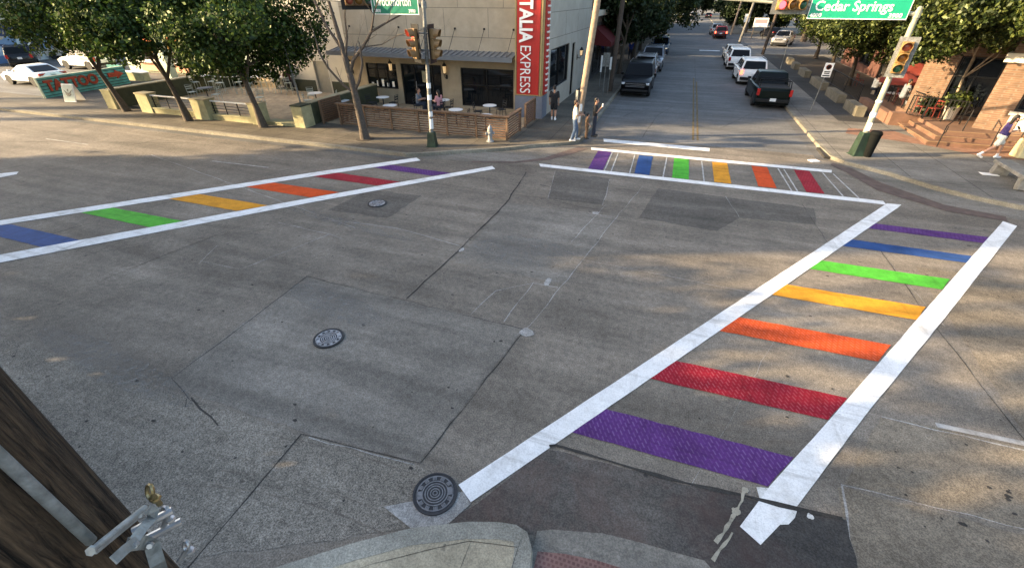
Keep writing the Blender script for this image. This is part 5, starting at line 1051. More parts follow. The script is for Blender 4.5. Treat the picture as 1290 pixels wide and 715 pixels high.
b.add(V, [(i*n+j, i*n+(j+1)%n, (i+1)*n+(j+1)%n, (i+1)*n+j) for i in range(len(zs)-1) for j in range(n)]); b.build('shaft', 'cracked_wood', fp, True)
def fl(*p): return tuple((x+1.444, y-.126, z-Z) for x, y, z in p)
b = MB(); b.tube(fl((-1.235,.180,7.8),(-1.232,.182,5.3),(-1.222,.184,4.42)), .0125, 12); b.build('conduit', 'galv', fp, True)
def bent(name, pts, wd, th, m, par):
    b = MB()
    for a, c in zip(pts, pts[1:]): b.beam(a, c, wd, th)
    return b.build(name, m, par, bevel=.003)
# bracket: a folded galvanised clamp standing off the pole, eye nuts and bolts beyond its edge
A, B_, C3, M3, N3, D3, E3, F3 = [Vector(q) for q in fl((-1.138,.166,4.472), (-1.214,.299,4.380), (-1.219,.300,4.329), (-1.167,.233,4.399), (-1.127,.171,4.427), (-1.180,.217,4.345), (-1.195,.243,4.300), (-1.179,.223,4.233))]
def plate(b, pts, wd, th=.004, up=(0, 0, 1)):
    """a strip of folded steel plate swept along pts"""
    n = len(pts); V = []
    for i, p in enumerate(pts):
        d_ = (pts[min(i+1, n-1)]-pts[max(i-1, 0)]).normalized(); s_ = d_.cross(Vector(up)).normalized() if up else (Vector((.72,-.2,.66))-d_*d_.dot(Vector((.72,-.2,.66)))).normalized(); u_ = s_.cross(d_).normalized()
        for q, t_ in ((-.5, -.5), (.5, -.5), (.5, .5), (-.5, .5)): V.append(p + u_*q*wd + s_*t_*th)
    F = [(4*i+j, 4*i+(j+1) % 4, 4*i+4+(j+1) % 4, 4*i+4+j) for i in range(n-1) for j in range(4)] + [(3, 2, 1, 0), (4*n-4, 4*n-3, 4*n-2, 4*n-1)]
    b.add(V, F)
b = MB(); plate(b, [A, A.lerp(B_, .5), B_], .026, .005); b.build('clamp_plate', 'galv_bright', fp, bevel=.001)
b = MB(); b.tube([A.lerp(B_, -.03)+Vector((.004,.0,.008)), A.lerp(B_, 1.02)+Vector((.004,0,.008))], .0075, 10); b.tube([A.lerp(B_, -.07)+Vector((.004,.0,.008)), A.lerp(B_, -.03)+Vector((.004,0,.008))], .0125, 6); b.build('clamp_rod', 'galv_bright', fp)
b = MB(); plate(b, [B_+Vector((.004,.004,-.004)), B_.lerp(C3, .5)+Vector((.009,.010,0)), C3, C3.lerp(M3, .5)+Vector((0,0,-.012)), M3+Vector((0,0,-.03))], .026, .005, None); b.build('clamp_plate', 'galv_bright', fp, bevel=.001)
b = MB(); plate(b, [M3+Vector((.004,.003,-.034)), M3.lerp(N3, .5)+Vector((.004,0,-.02)), N3+Vector((.004,0,-.012))], .026, .005, None); b.build('clamp_plate', 'galv_bright', fp, bevel=.001)
b = MB(); plate(b, [D3+Vector((0,0,.02)), D3.lerp(E3, .6)+Vector((.012,.010,.01)), E3+Vector((.012,.012,-.012)), F3+Vector((.014,.010,.0)), F3+Vector((.010,.0,-.05))], .036, .005, None); b.build('clamp_saddle', 'galv', fp, bevel=.001)
for q in (A.lerp(B_, .93), M3+Vector((.006,.0,-.035)), E3+Vector((.016,.014,0))):
    b = MB(); b.lathe([(.008,-.006),(.008,.006)], n=6, mtx=Matrix.Translation(q+Vector((.008,-.008,.004))) @ Euler((R(60), 0, R(40))).to_matrix().to_4x4()); b.build('bolt', 'steel', fp)
def eye(name, c, m, r=.017, stem=(0,0,-.05)):
    b = MB(); c = Vector(c); P_ = [c+Vector((r*cos(a)*.8, r*sin(a)*.6, r*1.35*sin(a))) for a in [2*pi*k/14 for k in range(15)]]; b.tube(P_, .0055, 6); b.tube([c+Vector((0,0,-r)), c+Vector((0,0,-r))+Vector(stem)], .008, 8); b.lathe([(.013,-.006),(.015,0),(.013,.006)], tuple(c+Vector((0,0,-r-.02))), 6); return b.build(name, m, fp)
eye('eye_nut', fl((-1.225,.335,4.405))[0], 'brass', .015); eye('eye_bolt', fl((-1.226,.332,4.295))[0], 'steel', .015, (-.03,-.02,-.06)); eye('eye_bolt', fl((-1.209,.317,4.14))[0], 'steel', .012, (-.03,-.03,-.05))
b = MB(); b.tube(fl((-1.26,.26,4.30),(-1.21,.345,4.30)), .012, 8); b.build('through_bolt', 'steel', fp); b = MB(); b.tube(fl((-1.28,.27,4.22),(-1.225,.35,4.22)), .012, 8); b.build('through_bolt', 'steel', fp)
# ================================================================== VEHICLES (x forward)
def wheel_proto(r, wd):
    b = MB(); mt = Matrix.Rotation(R(90), 4, 'X')
    b.lathe([(r*.66,-wd/2),(r*.93,-wd/2),(r,-wd*.36),(r,wd*.36),(r*.93,wd/2),(r*.66,wd/2)], n=22, mtx=mt)
    t = bpy.data.meshes.new('wheel'); t.from_pydata(b.v, [], b.f); t.materials.append(M['rubber']); t.update()
    b = MB()
    for s in (-1, 1):
        b.lathe([(r*.66, s*wd*.35), (r*.64, s*wd*.47), (r*.56, s*wd*.47), (r*.54, s*wd*.3)], n=22, mtx=mt); b.lathe([(r*.15, s*wd*.3), (r*.14, s*wd*.42), (.01, s*wd*.42)], n=10, mtx=mt)
        for k in range(5): a = 2*pi*k/5; b.obox((r*.35*cos(a), -s*wd*.38, r*.35*sin(a)), (r*.5, .02, r*.14), 0, 0, -a)
    q = bpy.data.meshes.new('rim'); q.from_pydata(b.v, [], b.f); q.materials.append(M['steel']); q.update()
    return t, q
WH = {}
def car(label, kind, paint_, loc, rz, group=None, lit_tail=False, name='parked_car', cat='car'):
    K = dict(suv=dict(L=4.75, W=1.9, H=1.74, r=.37, belt=1.08, hood=1.05, nose=.82, ax=(1.42,-1.40), cab=(.95,-2.25), roof=(.25,-2.02), tail=1.05),
             bigsuv=dict(L=5.1, W=1.98, H=1.86, r=.40, belt=1.16, hood=1.14, nose=.95, ax=(1.52,-1.50), cab=(1.0,-2.45), roof=(.35,-2.22), tail=1.12),
             coupe=dict(L=4.7, W=1.86, H=1.36, r=.34, belt=.92, hood=.92, nose=.68, ax=(1.38,-1.36), cab=(.75,-1.85), roof=(-.05,-1.0), tail=.95),
             sedan=dict(L=4.7, W=1.84, H=1.46, r=.33, belt=.95, hood=.93, nose=.70, ax=(1.40,-1.38), cab=(.9,-1.75), roof=(.15,-1.15), tail=.98),
             jeep=dict(L=4.4, W=1.85, H=1.72, r=.37, belt=1.08, hood=1.06, nose=1.0, ax=(1.32,-1.32), cab=(.85,-2.1), roof=(.35,-2.02), tail=1.06),
             pickup=dict(L=5.5, W=1.96, H=1.80, r=.39, belt=1.16, hood=1.14, nose=.98, ax=(1.75,-1.65), cab=(1.05,-.95), roof=(.5,-.72), tail=1.14))[kind]
    L, W, H, r = K['L'], K['W'], K['H'], K['r']; h = L/2
    t = thing(name, label, cat, loc, rz, group)
    def arch(cx, R_):
        return [(cx + R_*cos(a), max(.26, r + R_*sin(a))) for a in [pi*(k/8) for k in range(9)]]
    R_ = r + .07; lo = .26
    prof = [(-h+.06, lo+.12), (-h+.25, lo)] + [(x, z) for x, z in arch(K['ax'][1], R_)][::-1] + [(x, z) for x, z in arch(K['ax'][0], R_)][::-1] + [(h-.25, lo), (h-.04, lo+.14)]
    nose, hood, belt, tail = K['nose'], K['hood'], K['belt'], K['tail']
    prof += [(h, nose-.22), (h-.03, nose-.02), (h-.16, nose+.03), (h-.6, hood-.06), (K['cab'][0]+.1, hood), (K['cab'][0]-.5, belt), (0, belt), (K['cab'][1]+.2, belt)]
    if kind in ('coupe', 'sedan'): prof += [(K['cab'][1], tail), (-h+.12, tail-.02), (-h, tail-.2)]
    else: prof += [(-h+.10, tail), (-h+.02, tail-.12)]
    prof += [(-h-.0, .62)]
    sl = [(W/2, .07, .06), (W/2-.06, .02, .012), (W*.30, -.02, 0), (-W*.30, -.02, 0), (-W/2+.06, .02, .012), (-W/2, .07, .06)]
    n = len(prof); V = []
    for y, ins, dz in sl:
        for x, z in prof:
            f = 1 - (ins if abs(x) > h*.8 else 0)/h*1.0
            nz = z - (dz if z > .7 else 0)
            yy = y*(1 - (.10 if abs(x) > h-.2 else .03 if abs(x) > h-.7 else 0)); V.append((x*f, yy, nz))
    b = MB(); F = []
    for i in range(len(sl)-1):
        for j in range(n): F.append((i*n+j, i*n+(j+1)%n, (i+1)*n+(j+1)%n, (i+1)*n+j))
    F.append(tuple(range(n-1, -1, -1))); F.append(tuple(range((len(sl)-1)*n, len(sl)*n))); b.add(V, F)
    body = b.build('body', paint_, t, True)
    # cabin
    c0, c1 = K['cab']; r0, r1 = K['roof']; z0 = belt - .02; wb, wr = W/2-.05, W/2-.20; zs = H - .05
    mid = (c0+c1)/2
    P0 = [(c0, wb), (c1, wb), (c1, -wb), (c0, -wb)]; P1 = [(r0, wr), (r1, wr), (r1, -wr), (r0, -wr)]
    b = MB(); V = [(x, y, z0) for x, y in P0] + [(x, y, zs) for x, y in P1] + [(r0-.1, wr-.1, H), (r1+.1, wr-.1, H), (r1+.1, -wr+.1, H), (r0-.1, -wr+.1, H)]
    b.add(V, [(0,1,5,4),(1,2,6,5),(2,3,7,6),(3,0,4,7),(4,5,9,8),(5,6,10,9),(6,7,11,10),(7,4,8,11),(8,9,10,11)]); b.build('cabin', paint_, t, True, bevel=.02)
    def glass(nm, c, a0, a1, e0, e1, lift=.006):
        """quad inset on a cabin face; a/e are fractions along and up the face"""
        A, B, C_, D = [Vector(q) for q in c]
        def pt(s, q): return (A.lerp(B, s)).lerp(D.lerp(C_, s), q)
        nn = (B-A).cross(D-A).normalized(); cen = pt(.5,.5)
        if nn.dot(cen - Vector((mid, 0, .9))) < 0: nn = -nn
        b = MB(); b.poly([pt(a0,e0)+nn*lift, pt(a1,e0)+nn*lift, pt(a1,e1)+nn*lift, pt(a0,e1)+nn*lift]); return b.build(nm, 'car_glass', t)
    fr = [V[3], V[0], V[4], V[7]]; re = [V[1], V[2], V[6], V[5]]
    glass('windscreen', fr, .05, .95, .05, .95); glass('rear_window', re, .07, .93, .10 if kind != 'pickup' else .05, .92)
    for s in (1, -1):
        f = [V[0], V[1], V[5], V[4]] if s > 0 else [V[3], V[2], V[6], V[7]]
        cuts = ((.06, .49), (.53, .93)) if kind in ('coupe', 'pickup') else ((.05, .36), (.39, .68), (.71, .95))
        for a0, a1 in cuts: glass('side_window', f, a0, a1, .12, .90)
    # lamps, grille, bumpers, plate, mirrors
    for s in (1, -1):
        b = MB(); b.obox((h-.09, s*(W/2-.30), nose-.09), (.14, .40, .13), s*-.22); b.build('headlight', 'lamp_clear', t, bevel=.015)
        b = MB()
        if kind in ('suv', 'bigsuv', 'jeep'): b.obox((-h+.06, s*(W/2-.13), tail-.14), (.14, .18, .30), s*.15)
        elif kind == 'pickup': b.obox((-h+.05, s*(W/2-.12), tail-.2), (.12, .15, .36), s*.1)
        else: b.obox((-h+.07, s*(W/2-.28), tail-.14), (.14, .42, .13), s*.2)
        b.build('tail_light', 'tail_lit' if lit_tail else 'lamp_red', t, bevel=.012)
        b = MB(); b.obox((c0-.18, s*(W/2+.09), belt+.07), (.12, .19, .14)); b.build('wing_mirror', paint_ if kind != 'pickup' else 'black_metal', t, bevel=.02)
        b = MB()
        for x in ((c0+c1)/2-.05, (c0+c1)/2+.0-.95) if kind not in ('coupe',) else ((c0+c1)/2-.3,): b.obox((x, s*(W/2-.005), belt-.14), (.17, .03, .03))
        b.build('door_handle', 'chrome' if paint_ != 'car_black' else 'steel', t)
    b = MB(); b.obox((h-.015, 0, nose-.18), (.05, W*.50, .22)); g = b.build('grille', 'black_metal', t); b = MB()
    for z in ((-.10, -.2, -.27) if kind in ('bigsuv', 'pickup') else (-.13,)): b.obox((h+.016, 0, nose+z), (.02, W*.62 if kind == 'bigsuv' else W*.46, .025))
    b.build('chrome_bar', 'chrome', g)
    b = MB(); b.obox((h-.04, 0, .44), (.13, W*.86, .15)); b.build('front_bumper', 'black_metal' if kind != 'coupe' else paint_, t, bevel=.03)
    b = MB(); b.obox((-h+.04, 0, .50), (.16, W*.90, .20)); b.build('rear_bumper', 'chrome' if kind == 'pickup' and paint_ == 'x' else ('black_metal' if kind != 'coupe' else paint_), t, bevel=.03)
    b = MB(); b.obox((-h-.045 if kind in ('suv','bigsuv','jeep','pickup') else -h-.01, 0, .56 if kind == 'pickup' else .78), (.02, .32, .16)); b.build('number_plate', 'plate', t)
    b = MB(); b.obox((0, 0, .3), (L*.9, W*.8, .14)); b.build('underbody', 'black_metal', t)
    if kind == 'pickup':
        b = MB(); b.box(-h+.16, -1.02, -W/2+.16, W/2-.16, belt-.03, belt+.012); b.build('bed_cover', 'rubber', t)
        b = MB(); 
        for x in (-1.15, -1.75, -2.4):
            for s in (1, -1): b.tube([(x, s*(W/2-.14), belt), (x, s*(W/2-.2), belt+.36)], .025, 6)
            b.tube([(x, W/2-.2, belt+.36), (x, -W/2+.2, belt+.36)], .025, 6)
        b.build('bed_rack', 'black_metal', t)
        b = MB(); b.box(-h-.012, -h+.01, -W*.38, W*.38, .72, tail-.1); b.build('tailgate', paint_, t, bevel=.01)
    if kind in ('suv', 'bigsuv', 'jeep'):
        for s in (1, -1): b = MB(); b.tube([(r0-.15, s*(wr-.06), H+.0), (r0-.25, s*(wr-.06), H+.05), (r1+.3, s*(wr-.06), H+.05), (r1+.2, s*(wr-.06), H)], .018, 6); b.build('roof_rail', 'steel', t)
    if kind == 'jeep': b = MB(); b.lathe([(.13,-.005),(.13,.012),(.09,.014)], n=16, mtx=Matrix.Translation((-1.62, W/2-.02, .92)) @ Matrix.Rotation(R(-90), 4, 'X')); b.build('fuel_cap', 'black_metal', t)
    if r not in WH: WH[r] = wheel_proto(r, .23)
    for x in K['ax']:
        for s in (1, -1):
            o = bpy.data.objects.new('wheel', WH[r][0]); COL.objects.link(o); o.parent = t; o.location = (x, s*(W/2-.13), r)
            q = bpy.data.objects.new('rim', WH[r][1]); COL.objects.link(q); q.parent = o
    return t
LK = 'cars parked along the left kerb of the side street'; RK = 'cars parked along the right kerb of the side street'; LOT = 'cars in the lot beyond the teal sign'
S = R(-90); Nn = R(90)
car('black suv with chrome grille bars facing the junction', 'bigsuv', 'car_black', (-2.42, 34.3, 0), S, LK)
car('silver suv directly behind the black suv at the left kerb', 'suv', 'car_silver', (-2.5, 40.1, 0), S, LK)
car('grey tall suv third along the left kerb under the trees', 'bigsuv', 'car_grey', (-2.3, 46.6, 0), S, LK)
car('small dark blue car farthest along the left kerb', 'suv', 'car_blue', (-2.3, 60.2, 0), S, LK)
car('dark green pickup truck with rack nearest the right kerb corner', 'pickup', 'car_green', (5.62, 33.4, 0), Nn, RK, cat='pickup truck', name='pickup_truck')
car('white suv with lit tail lights parked ahead of the green pickup', 'suv', 'car_white', (5.35, 41.6, 0), Nn+.02, RK, True)
car('white suv second ahead of the green pickup', 'suv', 'car_white', (5.15, 50.2, 0), Nn, RK)
car('pale sedan mostly hidden ahead of the two white suvs', 'sedan', 'car_cream', (5.3, 56.8, 0), Nn, RK)
car('dark red suv driving away far along the street', 'suv', 'car_red', (5.5, 87.5, 0), Nn, RK, True)
car('grey suv just ahead of the dark red suv', 'suv', 'car_silver', (5.2, 95.5, 0), Nn, RK)
car('silver pickup parked in the far car lot', 'pickup', 'car_silver', (13.0, 76.5, 0), R(-110), 'cars in the lot off the side street', cat='pickup truck', name='pickup_truck'); car('dark sedan parked behind the silver pickup in the lot', 'sedan', 'car_dark', (13.6, 92, 0), Nn+.3, 'cars in the lot off the side street')
FG = 'cars far away at the end of the street'
for i, (x, y, m, l) in enumerate(((-3, 172, 'car_white', 'white car far away at the end of the street'), (1.6, 176, 'car_silver', 'silver car far away crossing the end of the street'), (6.2, 170, 'car_dark', 'dark car far away at the end of the street'))): car(l, ('suv', 'sedan', 'sedan')[i], m, (x, y, 0), R((180, 170, 90)[i]), FG)
car('white coupe parked in front of the teal sign wall', 'coupe', 'car_white', (-45.3, 22.0, Z), R(180), LOT)
car('white suv between the coupe and the kitchen building', 'suv', 'car_white', (-50.6, 28.9, Z), R(182), LOT)
car('pale boxy suv with round fuel cap near the mural', 'jeep', 'car_cream', (-60.6, 33.6, Z), R(196), LOT)
car('dark suv in front of the mural at the picture edge', 'suv', 'car_dark', (-59.2, 28.6, Z), R(150), LOT)
# ================================================================== PEOPLE (facing +Y before rotation)
def capsules(caps, voxel, name, m, parent, smooth=2):
    """One continuous surface grown from tapered capsules and ellipsoids."""
    b = MB()
    for c in caps:
        if c[0] == 'e': b.ball(c[1], c[2], 14, 10)
        else:
            A, B, ra, rb = Vector(c[1]), Vector(c[2]), c[3], c[4]; n = 6; fl_ = c[5] if len(c) > 5 else 1
            o = len(b.v); k = 5; d = (B-A); u = d.normalized(); pts, rs_ = [], []
            for i in range(k): q = pi/2*(1-i/k); pts.append(A - u*ra*sin(q)); rs_.append(max(.001, ra*cos(q)))
            pts.append(A); rs_.append(ra); pts.append(B); rs_.append(rb)
            for i in range(1, k+1): q = pi/2*i/k; pts.append(B + u*rb*sin(q)); rs_.append(max(.001, rb*cos(q)))
            b.tube(pts, rs_, 12)
            if fl_ != 1:
                cx = (A+B)/2
                for i in range(o, len(b.v)): v = b.v[i]; b.v[i] = (v[0], cx.y+(v[1]-cx.y)*fl_, v[2])
    o = b.build(name, m, None, True); md = o.modifiers.new('r', 'REMESH'); md.mode = 'VOXEL'; md.voxel_size = voxel; md.use_smooth_shade = True
    s = o.modifiers.new('s', 'SMOOTH'); s.iterations = smooth; s.factor = .5
    dg = bpy.context.evaluated_depsgraph_get(); me = bpy.data.meshes.new_from_object(o.evaluated_get(dg)); me.name = name
    old = o.data; o.modifiers.clear(); o.data = me; bpy.data.meshes.remove(old); o.parent = parent
    if not me.materials: me.materials.append(M[m])
    return o
def hand(caps, w_, dirv, side, curl=.5, up=Vector((0,0,1))):
    d = dirv.normalized(); s_ = d.cross(up); s_ = s_.normalized() if s_.length > .1 else Vector((1,0,0)); pn = s_.cross(d).normalized()
    palm = w_ + d*.075; caps.append(('c', w_ + d*.015 - s_*.012, palm - s_*.02, .022, .022)); caps.append(('c', w_ + d*.015 + s_*.012, palm + s_*.02, .022, .022))
    for i, (o_, ln) in enumerate(((-.034,.075),(-.012,.085),(.012,.08),(.034,.06))):
        a = palm + s_*o_; m1 = a + (d*cos(curl*.6) - pn*sin(curl*.6))*ln*.55; e_ = m1 + (d*cos(curl*1.6) - pn*sin(curl*1.6))*ln*.5; caps.append(('c', a, m1, .0105, .0098)); caps.append(('c', m1, e_, .0098, .009))
    a = w_ + d*.03 + s_*side*.03; e_ = a + (d*.6 + s_*side*.7 - pn*.3).normalized()*.05; caps.append(('c', a, e_, .013, .0105)); caps.append(('c', e_, e_+(d*.9-pn*.3).normalized()*.03, .0105, .0095))
def person(label, loc, rz, J, skin, top, bottom, shoe, hair='hair', scale=1.0, shorts=False, tank=False, long_hair=False, beard=False, hat=None, female=False, group=None, extra=None, voxel=.0085):
    t = thing('person', label, 'person', loc, rz, group); t.scale = (scale,)*3; V3 = Vector
    D = dict(hipL=(-.09,0,.92), hipR=(.09,0,.92), kneeL=(-.10,.02,.50), kneeR=(.10,.02,.50), ankL=(-.105,-.01,.09), ankR=(.105,-.01,.09), toeL=None, toeR=None, chest=(0,0,1.27), neck=(0,.0,1.46), head=(0,.025,1.62),
             shL=(-.185,0,1.42), shR=(.185,0,1.42), elL=(-.235,-.02,1.13), elR=(.235,-.02,1.13), wrL=(-.235,.08,.89), wrR=(.235,.08,.89))
    D.update(J); D = {k: (V3(v) if v is not None else None) for k, v in D.items()}
    for s in 'LR':
        if D['toe'+s] is None: D['toe'+s] = D['ank'+s] + V3((.02 if s == 'R' else -.02, .16, -.055))
    sw = .93 if female else 1
    for s in 'LR': D['sh'+s].x = D['chest'].x + (D['sh'+s].x - D['chest'].x)*sw
    pel = (D['hipL']+D['hipR'])/2
    tc = [('c', pel+V3((-.055,0,.03)), D['chest']+V3((-.06,0,-.02)), .112, .125, .78), ('c', pel+V3((.055,0,.03)), D['chest']+V3((.06,0,-.02)), .112, .125, .78), ('c', D['chest']+V3((-.05,0,.0)), D['shL']+V3((.03,0,-.03)), .11, .06), ('c', D['chest']+V3((.05,0,.0)), D['shR']+V3((-.03,0,-.03)), .11, .06)]
    h = D['head']; fw = V3((0,1,0))
    if 'look' in J: pass
    caps = list(tc) + [('c', D['neck']-V3((0,0,.06)), h-V3((0,.02,.06)), .058, .052), ('e', h+V3((0,-.012,.03)), (.076,.095,.098)), ('e', h+V3((0,.02,-.045)), (.056,.068,.07)), ('c', h+V3((0,.085,.0)), h+V3((0,.103,-.028)), .011, .014), ('e', h+V3((.078,-.012,-.005)), (.012,.02,.032)), ('e', h+V3((-.078,-.012,-.005)), (.012,.02,.032)), ('c', h+V3((-.02,.08,-.062)), h+V3((.02,.08,-.062)), .011, .011)]
    for s in 'LR':
        caps += [('c', D['hip'+s], D['knee'+s], .088, .060), ('c', D['knee'+s], D['knee'+s].lerp(D['ank'+s], .35), .058, .060), ('c', D['knee'+s].lerp(D['ank'+s], .35), D['ank'+s], .060, .038), ('c', D['ank'+s]-V3((0,.0,.04)), D['toe'+s], .04, .03),
                 ('c', D['sh'+s], D['el'+s], .054, .042), ('c', D['el'+s], D['el'+s].lerp(D['wr'+s], .3), .042, .043), ('c', D['el'+s].lerp(D['wr'+s], .3), D['wr'+s], .043, .028)]
        hand(caps, D['wr'+s], D['wr'+s]-D['el'+s], 1 if s == 'L' else -1, .6 if 'hold'+s not in J else 1.1)
    capsules(caps, voxel, 'body', skin, t)
    up = .012
    c = [(q[0], q[1], q[2], q[3]+up, q[4]+up, *(q[5:])) for q in tc]
    c[0] = ('c', pel+V3((-.05,0,.0)), D['chest']+V3((-.06,0,-.02)), .13, .138, .82); c[1] = ('c', pel+V3((.05,0,.0)), D['chest']+V3((.06,0,-.02)), .13, .138, .82)
    if not tank:
        for s in 'LR': c.append(('c', D['sh'+s], D['sh'+s].lerp(D['el'+s], .78), .070, .066))
    else: c = [(q[0], q[1], q[2], q[3]-.003, q[4]-.006, *q[5:]) for q in c]
    capsules(c, .013, 'top' if tank else 'shirt', top, t)
    c = [('c', pel+V3((-.06,0,-.0)), pel+V3((.06,0,-.0)), .128, .128, .86)]
    for s in 'LR':
        if shorts: c.append(('c', D['hip'+s], D['hip'+s].lerp(D['knee'+s], .72), .105, .098))
        else: c += [('c', D['hip'+s], D['knee'+s], .104, .080), ('c', D['knee'+s], D['ank'+s]+V3((0,0,.01)), .080, .066)]
    capsules(c, .013, 'shorts' if shorts else 'trousers', bottom, t)
    for s in 'LR':
        a, e_ = D['ank'+s], D['toe'+s]; back = (a-e_); back.z = 0; back = back.normalized()*.05 if back.length else V3((0,-.05,0))
        capsules([('c', a+V3((0,0,-.045))+back, e_+V3((0,0,.0)), .05, .042), ('c', a+V3((0,0,-.03)), a+V3((0,0,.0)), .048, .046)] + ([('c', a, a.lerp(D['knee'+s], .18), .046, .05)] if shorts else []), .011, 'shoe', shoe, t)
    hc = [('e', h+V3((0,-.028,.052)), (.084,.096,.092)), ('e', h+V3((0,-.06,.0)), (.074,.06,.08))]
    if long_hair: hc += [('c', h+V3((0,-.08,-.0)), h+V3((0,-.10,-.20)), .07, .05)]
    capsules(hc, .01, 'hair', hair, t)
    if beard: capsules([('e', h+V3((0,.035,-.075)), (.056,.062,.05))], .009, 'beard', hair, t)
    if hat: b = MB(); b.lathe([(.092,.05),(.09,.12),(.05,.15),(.001,.155)], tuple(h+V3((0,-.015,0))), 14); b.obox(tuple(h+V3((0,.11,.06))), (.13,.10,.012)); b.build('cap', hat, t)
    b = MB()
    for s in (-1, 1): b.ball(tuple(h+V3((s*.031,.078,.012))), (.013,.009,.008), 8, 6)
    b.build('eye', 'eye', t)
    return t
bent_fw = lambda: dict(elL=(-.22,.06,1.14), elR=(.22,.06,1.14), wrL=(-.13,.29,1.16), wrR=(.13,.29,1.16), holdL=(0,0,0), holdR=(0,0,0))
person('person in white tee and blue jeans holding a phone beside the pale wooden pole', (-3.90, 19.95, Z), R(-75), dict(bent_fw(), ankL=(-.12,.12,.09), kneeL=(-.10,.12,.50), ankR=(.11,-.10,.09)), 'skin', 'cloth_white', 'denim', 'shoe_white', 'hair_brown', .99, beard=True)
person('small child in brown patterned clothes standing between the two adults', (-3.42, 20.42, Z), R(-60), dict(kneeL=(-.09,.04,.5), wrR=(.26,.15,.95)), 'skin', 'cloth_brown', 'cloth_brown', 'shoe_dark', 'hair', .64)
person('person in black tee and dark jeans raising a white cup at the kerb corner', (-3.18, 20.92, Z), R(-85), dict(elR=(.25,.08,1.16), wrR=(.16,.26,1.36), holdR=(0,0,0), ankL=(-.13,.02,.09)), 'skin', 'cloth_black', 'denim_dark', 'shoe_dark', 'hair', .97)
b = MB(); b.lathe([(.028,0),(.036,.13)], n=10); tag(b.build('paper_cup', 'paper', loc=(-2.86, 20.79, Z+1.36)), 'white paper cup held up by the person in black tee', 'cup')
b = MB(); b.obox((0,0,0), (.075,.15,.012), 0, .5); tag(b.build('phone', 'black_metal', loc=(-3.52, 20.06, Z+1.20)), 'dark phone in the hands of the person in white tee', 'phone')
person('person seen from behind in black tee and black shorts by the dark side window', (-5.75, 23.45, Z), R(8), dict(kneeL=(-.1,.06,.5), ankL=(-.1,.10,.09), ankR=(.1,-.12,.11), kneeR=(.1,.0,.5), elL=(-.25,-.03,1.14), wrL=(-.25,.1,.9)), 'skin', 'cloth_black', 'cloth_black', 'shoe_white', 'hair', .97, shorts=True)
person('walking woman in purple tank top, white shorts and white socks', (12.62, 22.85, Z), R(-82), dict(hipL=(-.085,0,.90), hipR=(.085,0,.90), kneeL=(-.09,.26,.53), ankL=(-.09,.28,.10), kneeR=(.09,-.12,.50), ankR=(.09,-.46,.20), toeR=(.10,-.36,.06), chest=(0,.05,1.25), neck=(0,.09,1.44), head=(0,.13,1.59), shL=(-.175,.06,1.39), shR=(.175,.06,1.39), elL=(-.24,.02,1.13), wrL=(-.18,.25,1.20), elR=(.24,.0,1.13), wrR=(.18,.26,1.18), holdL=(0,0,0), holdR=(0,0,0)),
       'skin', 'cloth_purple', 'cloth_white', 'shoe_white', 'hair', .98, shorts=True, tank=True, long_hair=True, female=True)
b = MB(); b.obox((0,0,0), (.075,.15,.012), R(10), .6); tag(b.build('phone', 'black_metal', loc=(12.99, 22.90, Z+1.22)), 'dark phone held by the walking woman in purple', 'phone')
def seated(s=.47, high=False):
    z = s + .09; return dict(hipL=(-.09,0,z), hipR=(.09,0,z), kneeL=(-.11,.40,z+.02), kneeR=(.11,.40,z+.02), ankL=(-.11,.42,z-.40), ankR=(.11,.36,z-.40), chest=(0,.03,z+.35), neck=(0,.06,z+.54), head=(0,.10,z+.70), shL=(-.185,.05,z+.50), shR=(.185,.05,z+.50), elL=(-.23,.12,z+.25), elR=(.23,.12,z+.25), wrL=(-.14,.34,z+.28), wrR=(.14,.34,z+.28), holdL=(0,0,0), holdR=(0,0,0))
person('seated person in pink top behind the fence right of the signal pole', (-11.75, 22.2, Z), R(70), seated(), 'skin_light', 'cloth_pink', 'denim_dark', 'shoe_dark', 'hair', .97, female=True, long_hair=True)
person('seated person in grey shirt behind the fence left of the signal pole', (-13.2, 22.4, Z), R(-80), seated(), 'skin', 'cloth_grey', 'denim_dark', 'shoe_dark', 'hair_brown', .97)
dup(c0, (-13.2, 22.38, Z), R(100), 'black cafe chair under the seated person in grey'); dup(c0, (-11.75, 22.2, Z), R(250), 'black cafe chair under the seated person in pink')
DG = 'drinkers at the patio high table'
person('person in white shirt sitting high at the patio bar table', (-25.5, 24.9, Z), R(-75), seated(.76), 'skin', 'cloth_white', 'cloth_white', 'shoe_white', 'hair', 1, group=DG)
person('person in maroon with dark hat on a stool by the cream wall', (-24.1, 24.75, Z), R(75), seated(.76), 'skin', 'cloth_maroon', 'cloth_black', 'shoe_dark', 'hair', 1, group=DG, hat='cloth_black')
person('person in dark clothes standing between the two high table drinkers', (-24.9, 25.9, Z), R(180), bent_fw(), 'skin_dark', 'cloth_black', 'denim_dark', 'shoe_dark', 'hair', .98, group=DG)
person('person in blue walking on the shaded left pavement under trees', (-4.9, 52.0, Z), R(10), dict(kneeL=(-.1,.1,.5), ankL=(-.1,.15,.09), ankR=(.1,-.2,.13)), 'skin_light', 'cloth_blue', 'denim_dark', 'shoe_dark', 'hair', 1.0, voxel=.012)
person('seated person in grey on the terrace beside the front umbrella table', (11.75, 30.6, .58), R(-80), seated(), 'skin', 'cloth_grey', 'cloth_grey', 'shoe_dark', 'hair', 1.0, voxel=.012)
person('person in white shirt sitting by the red wall behind the terrace railing', (12.2, 36.2, Z), R(-60), seated(), 'skin_light', 'cloth_white', 'denim_dark', 'shoe_dark', 'hair_brown', 1.0, voxel=.012)
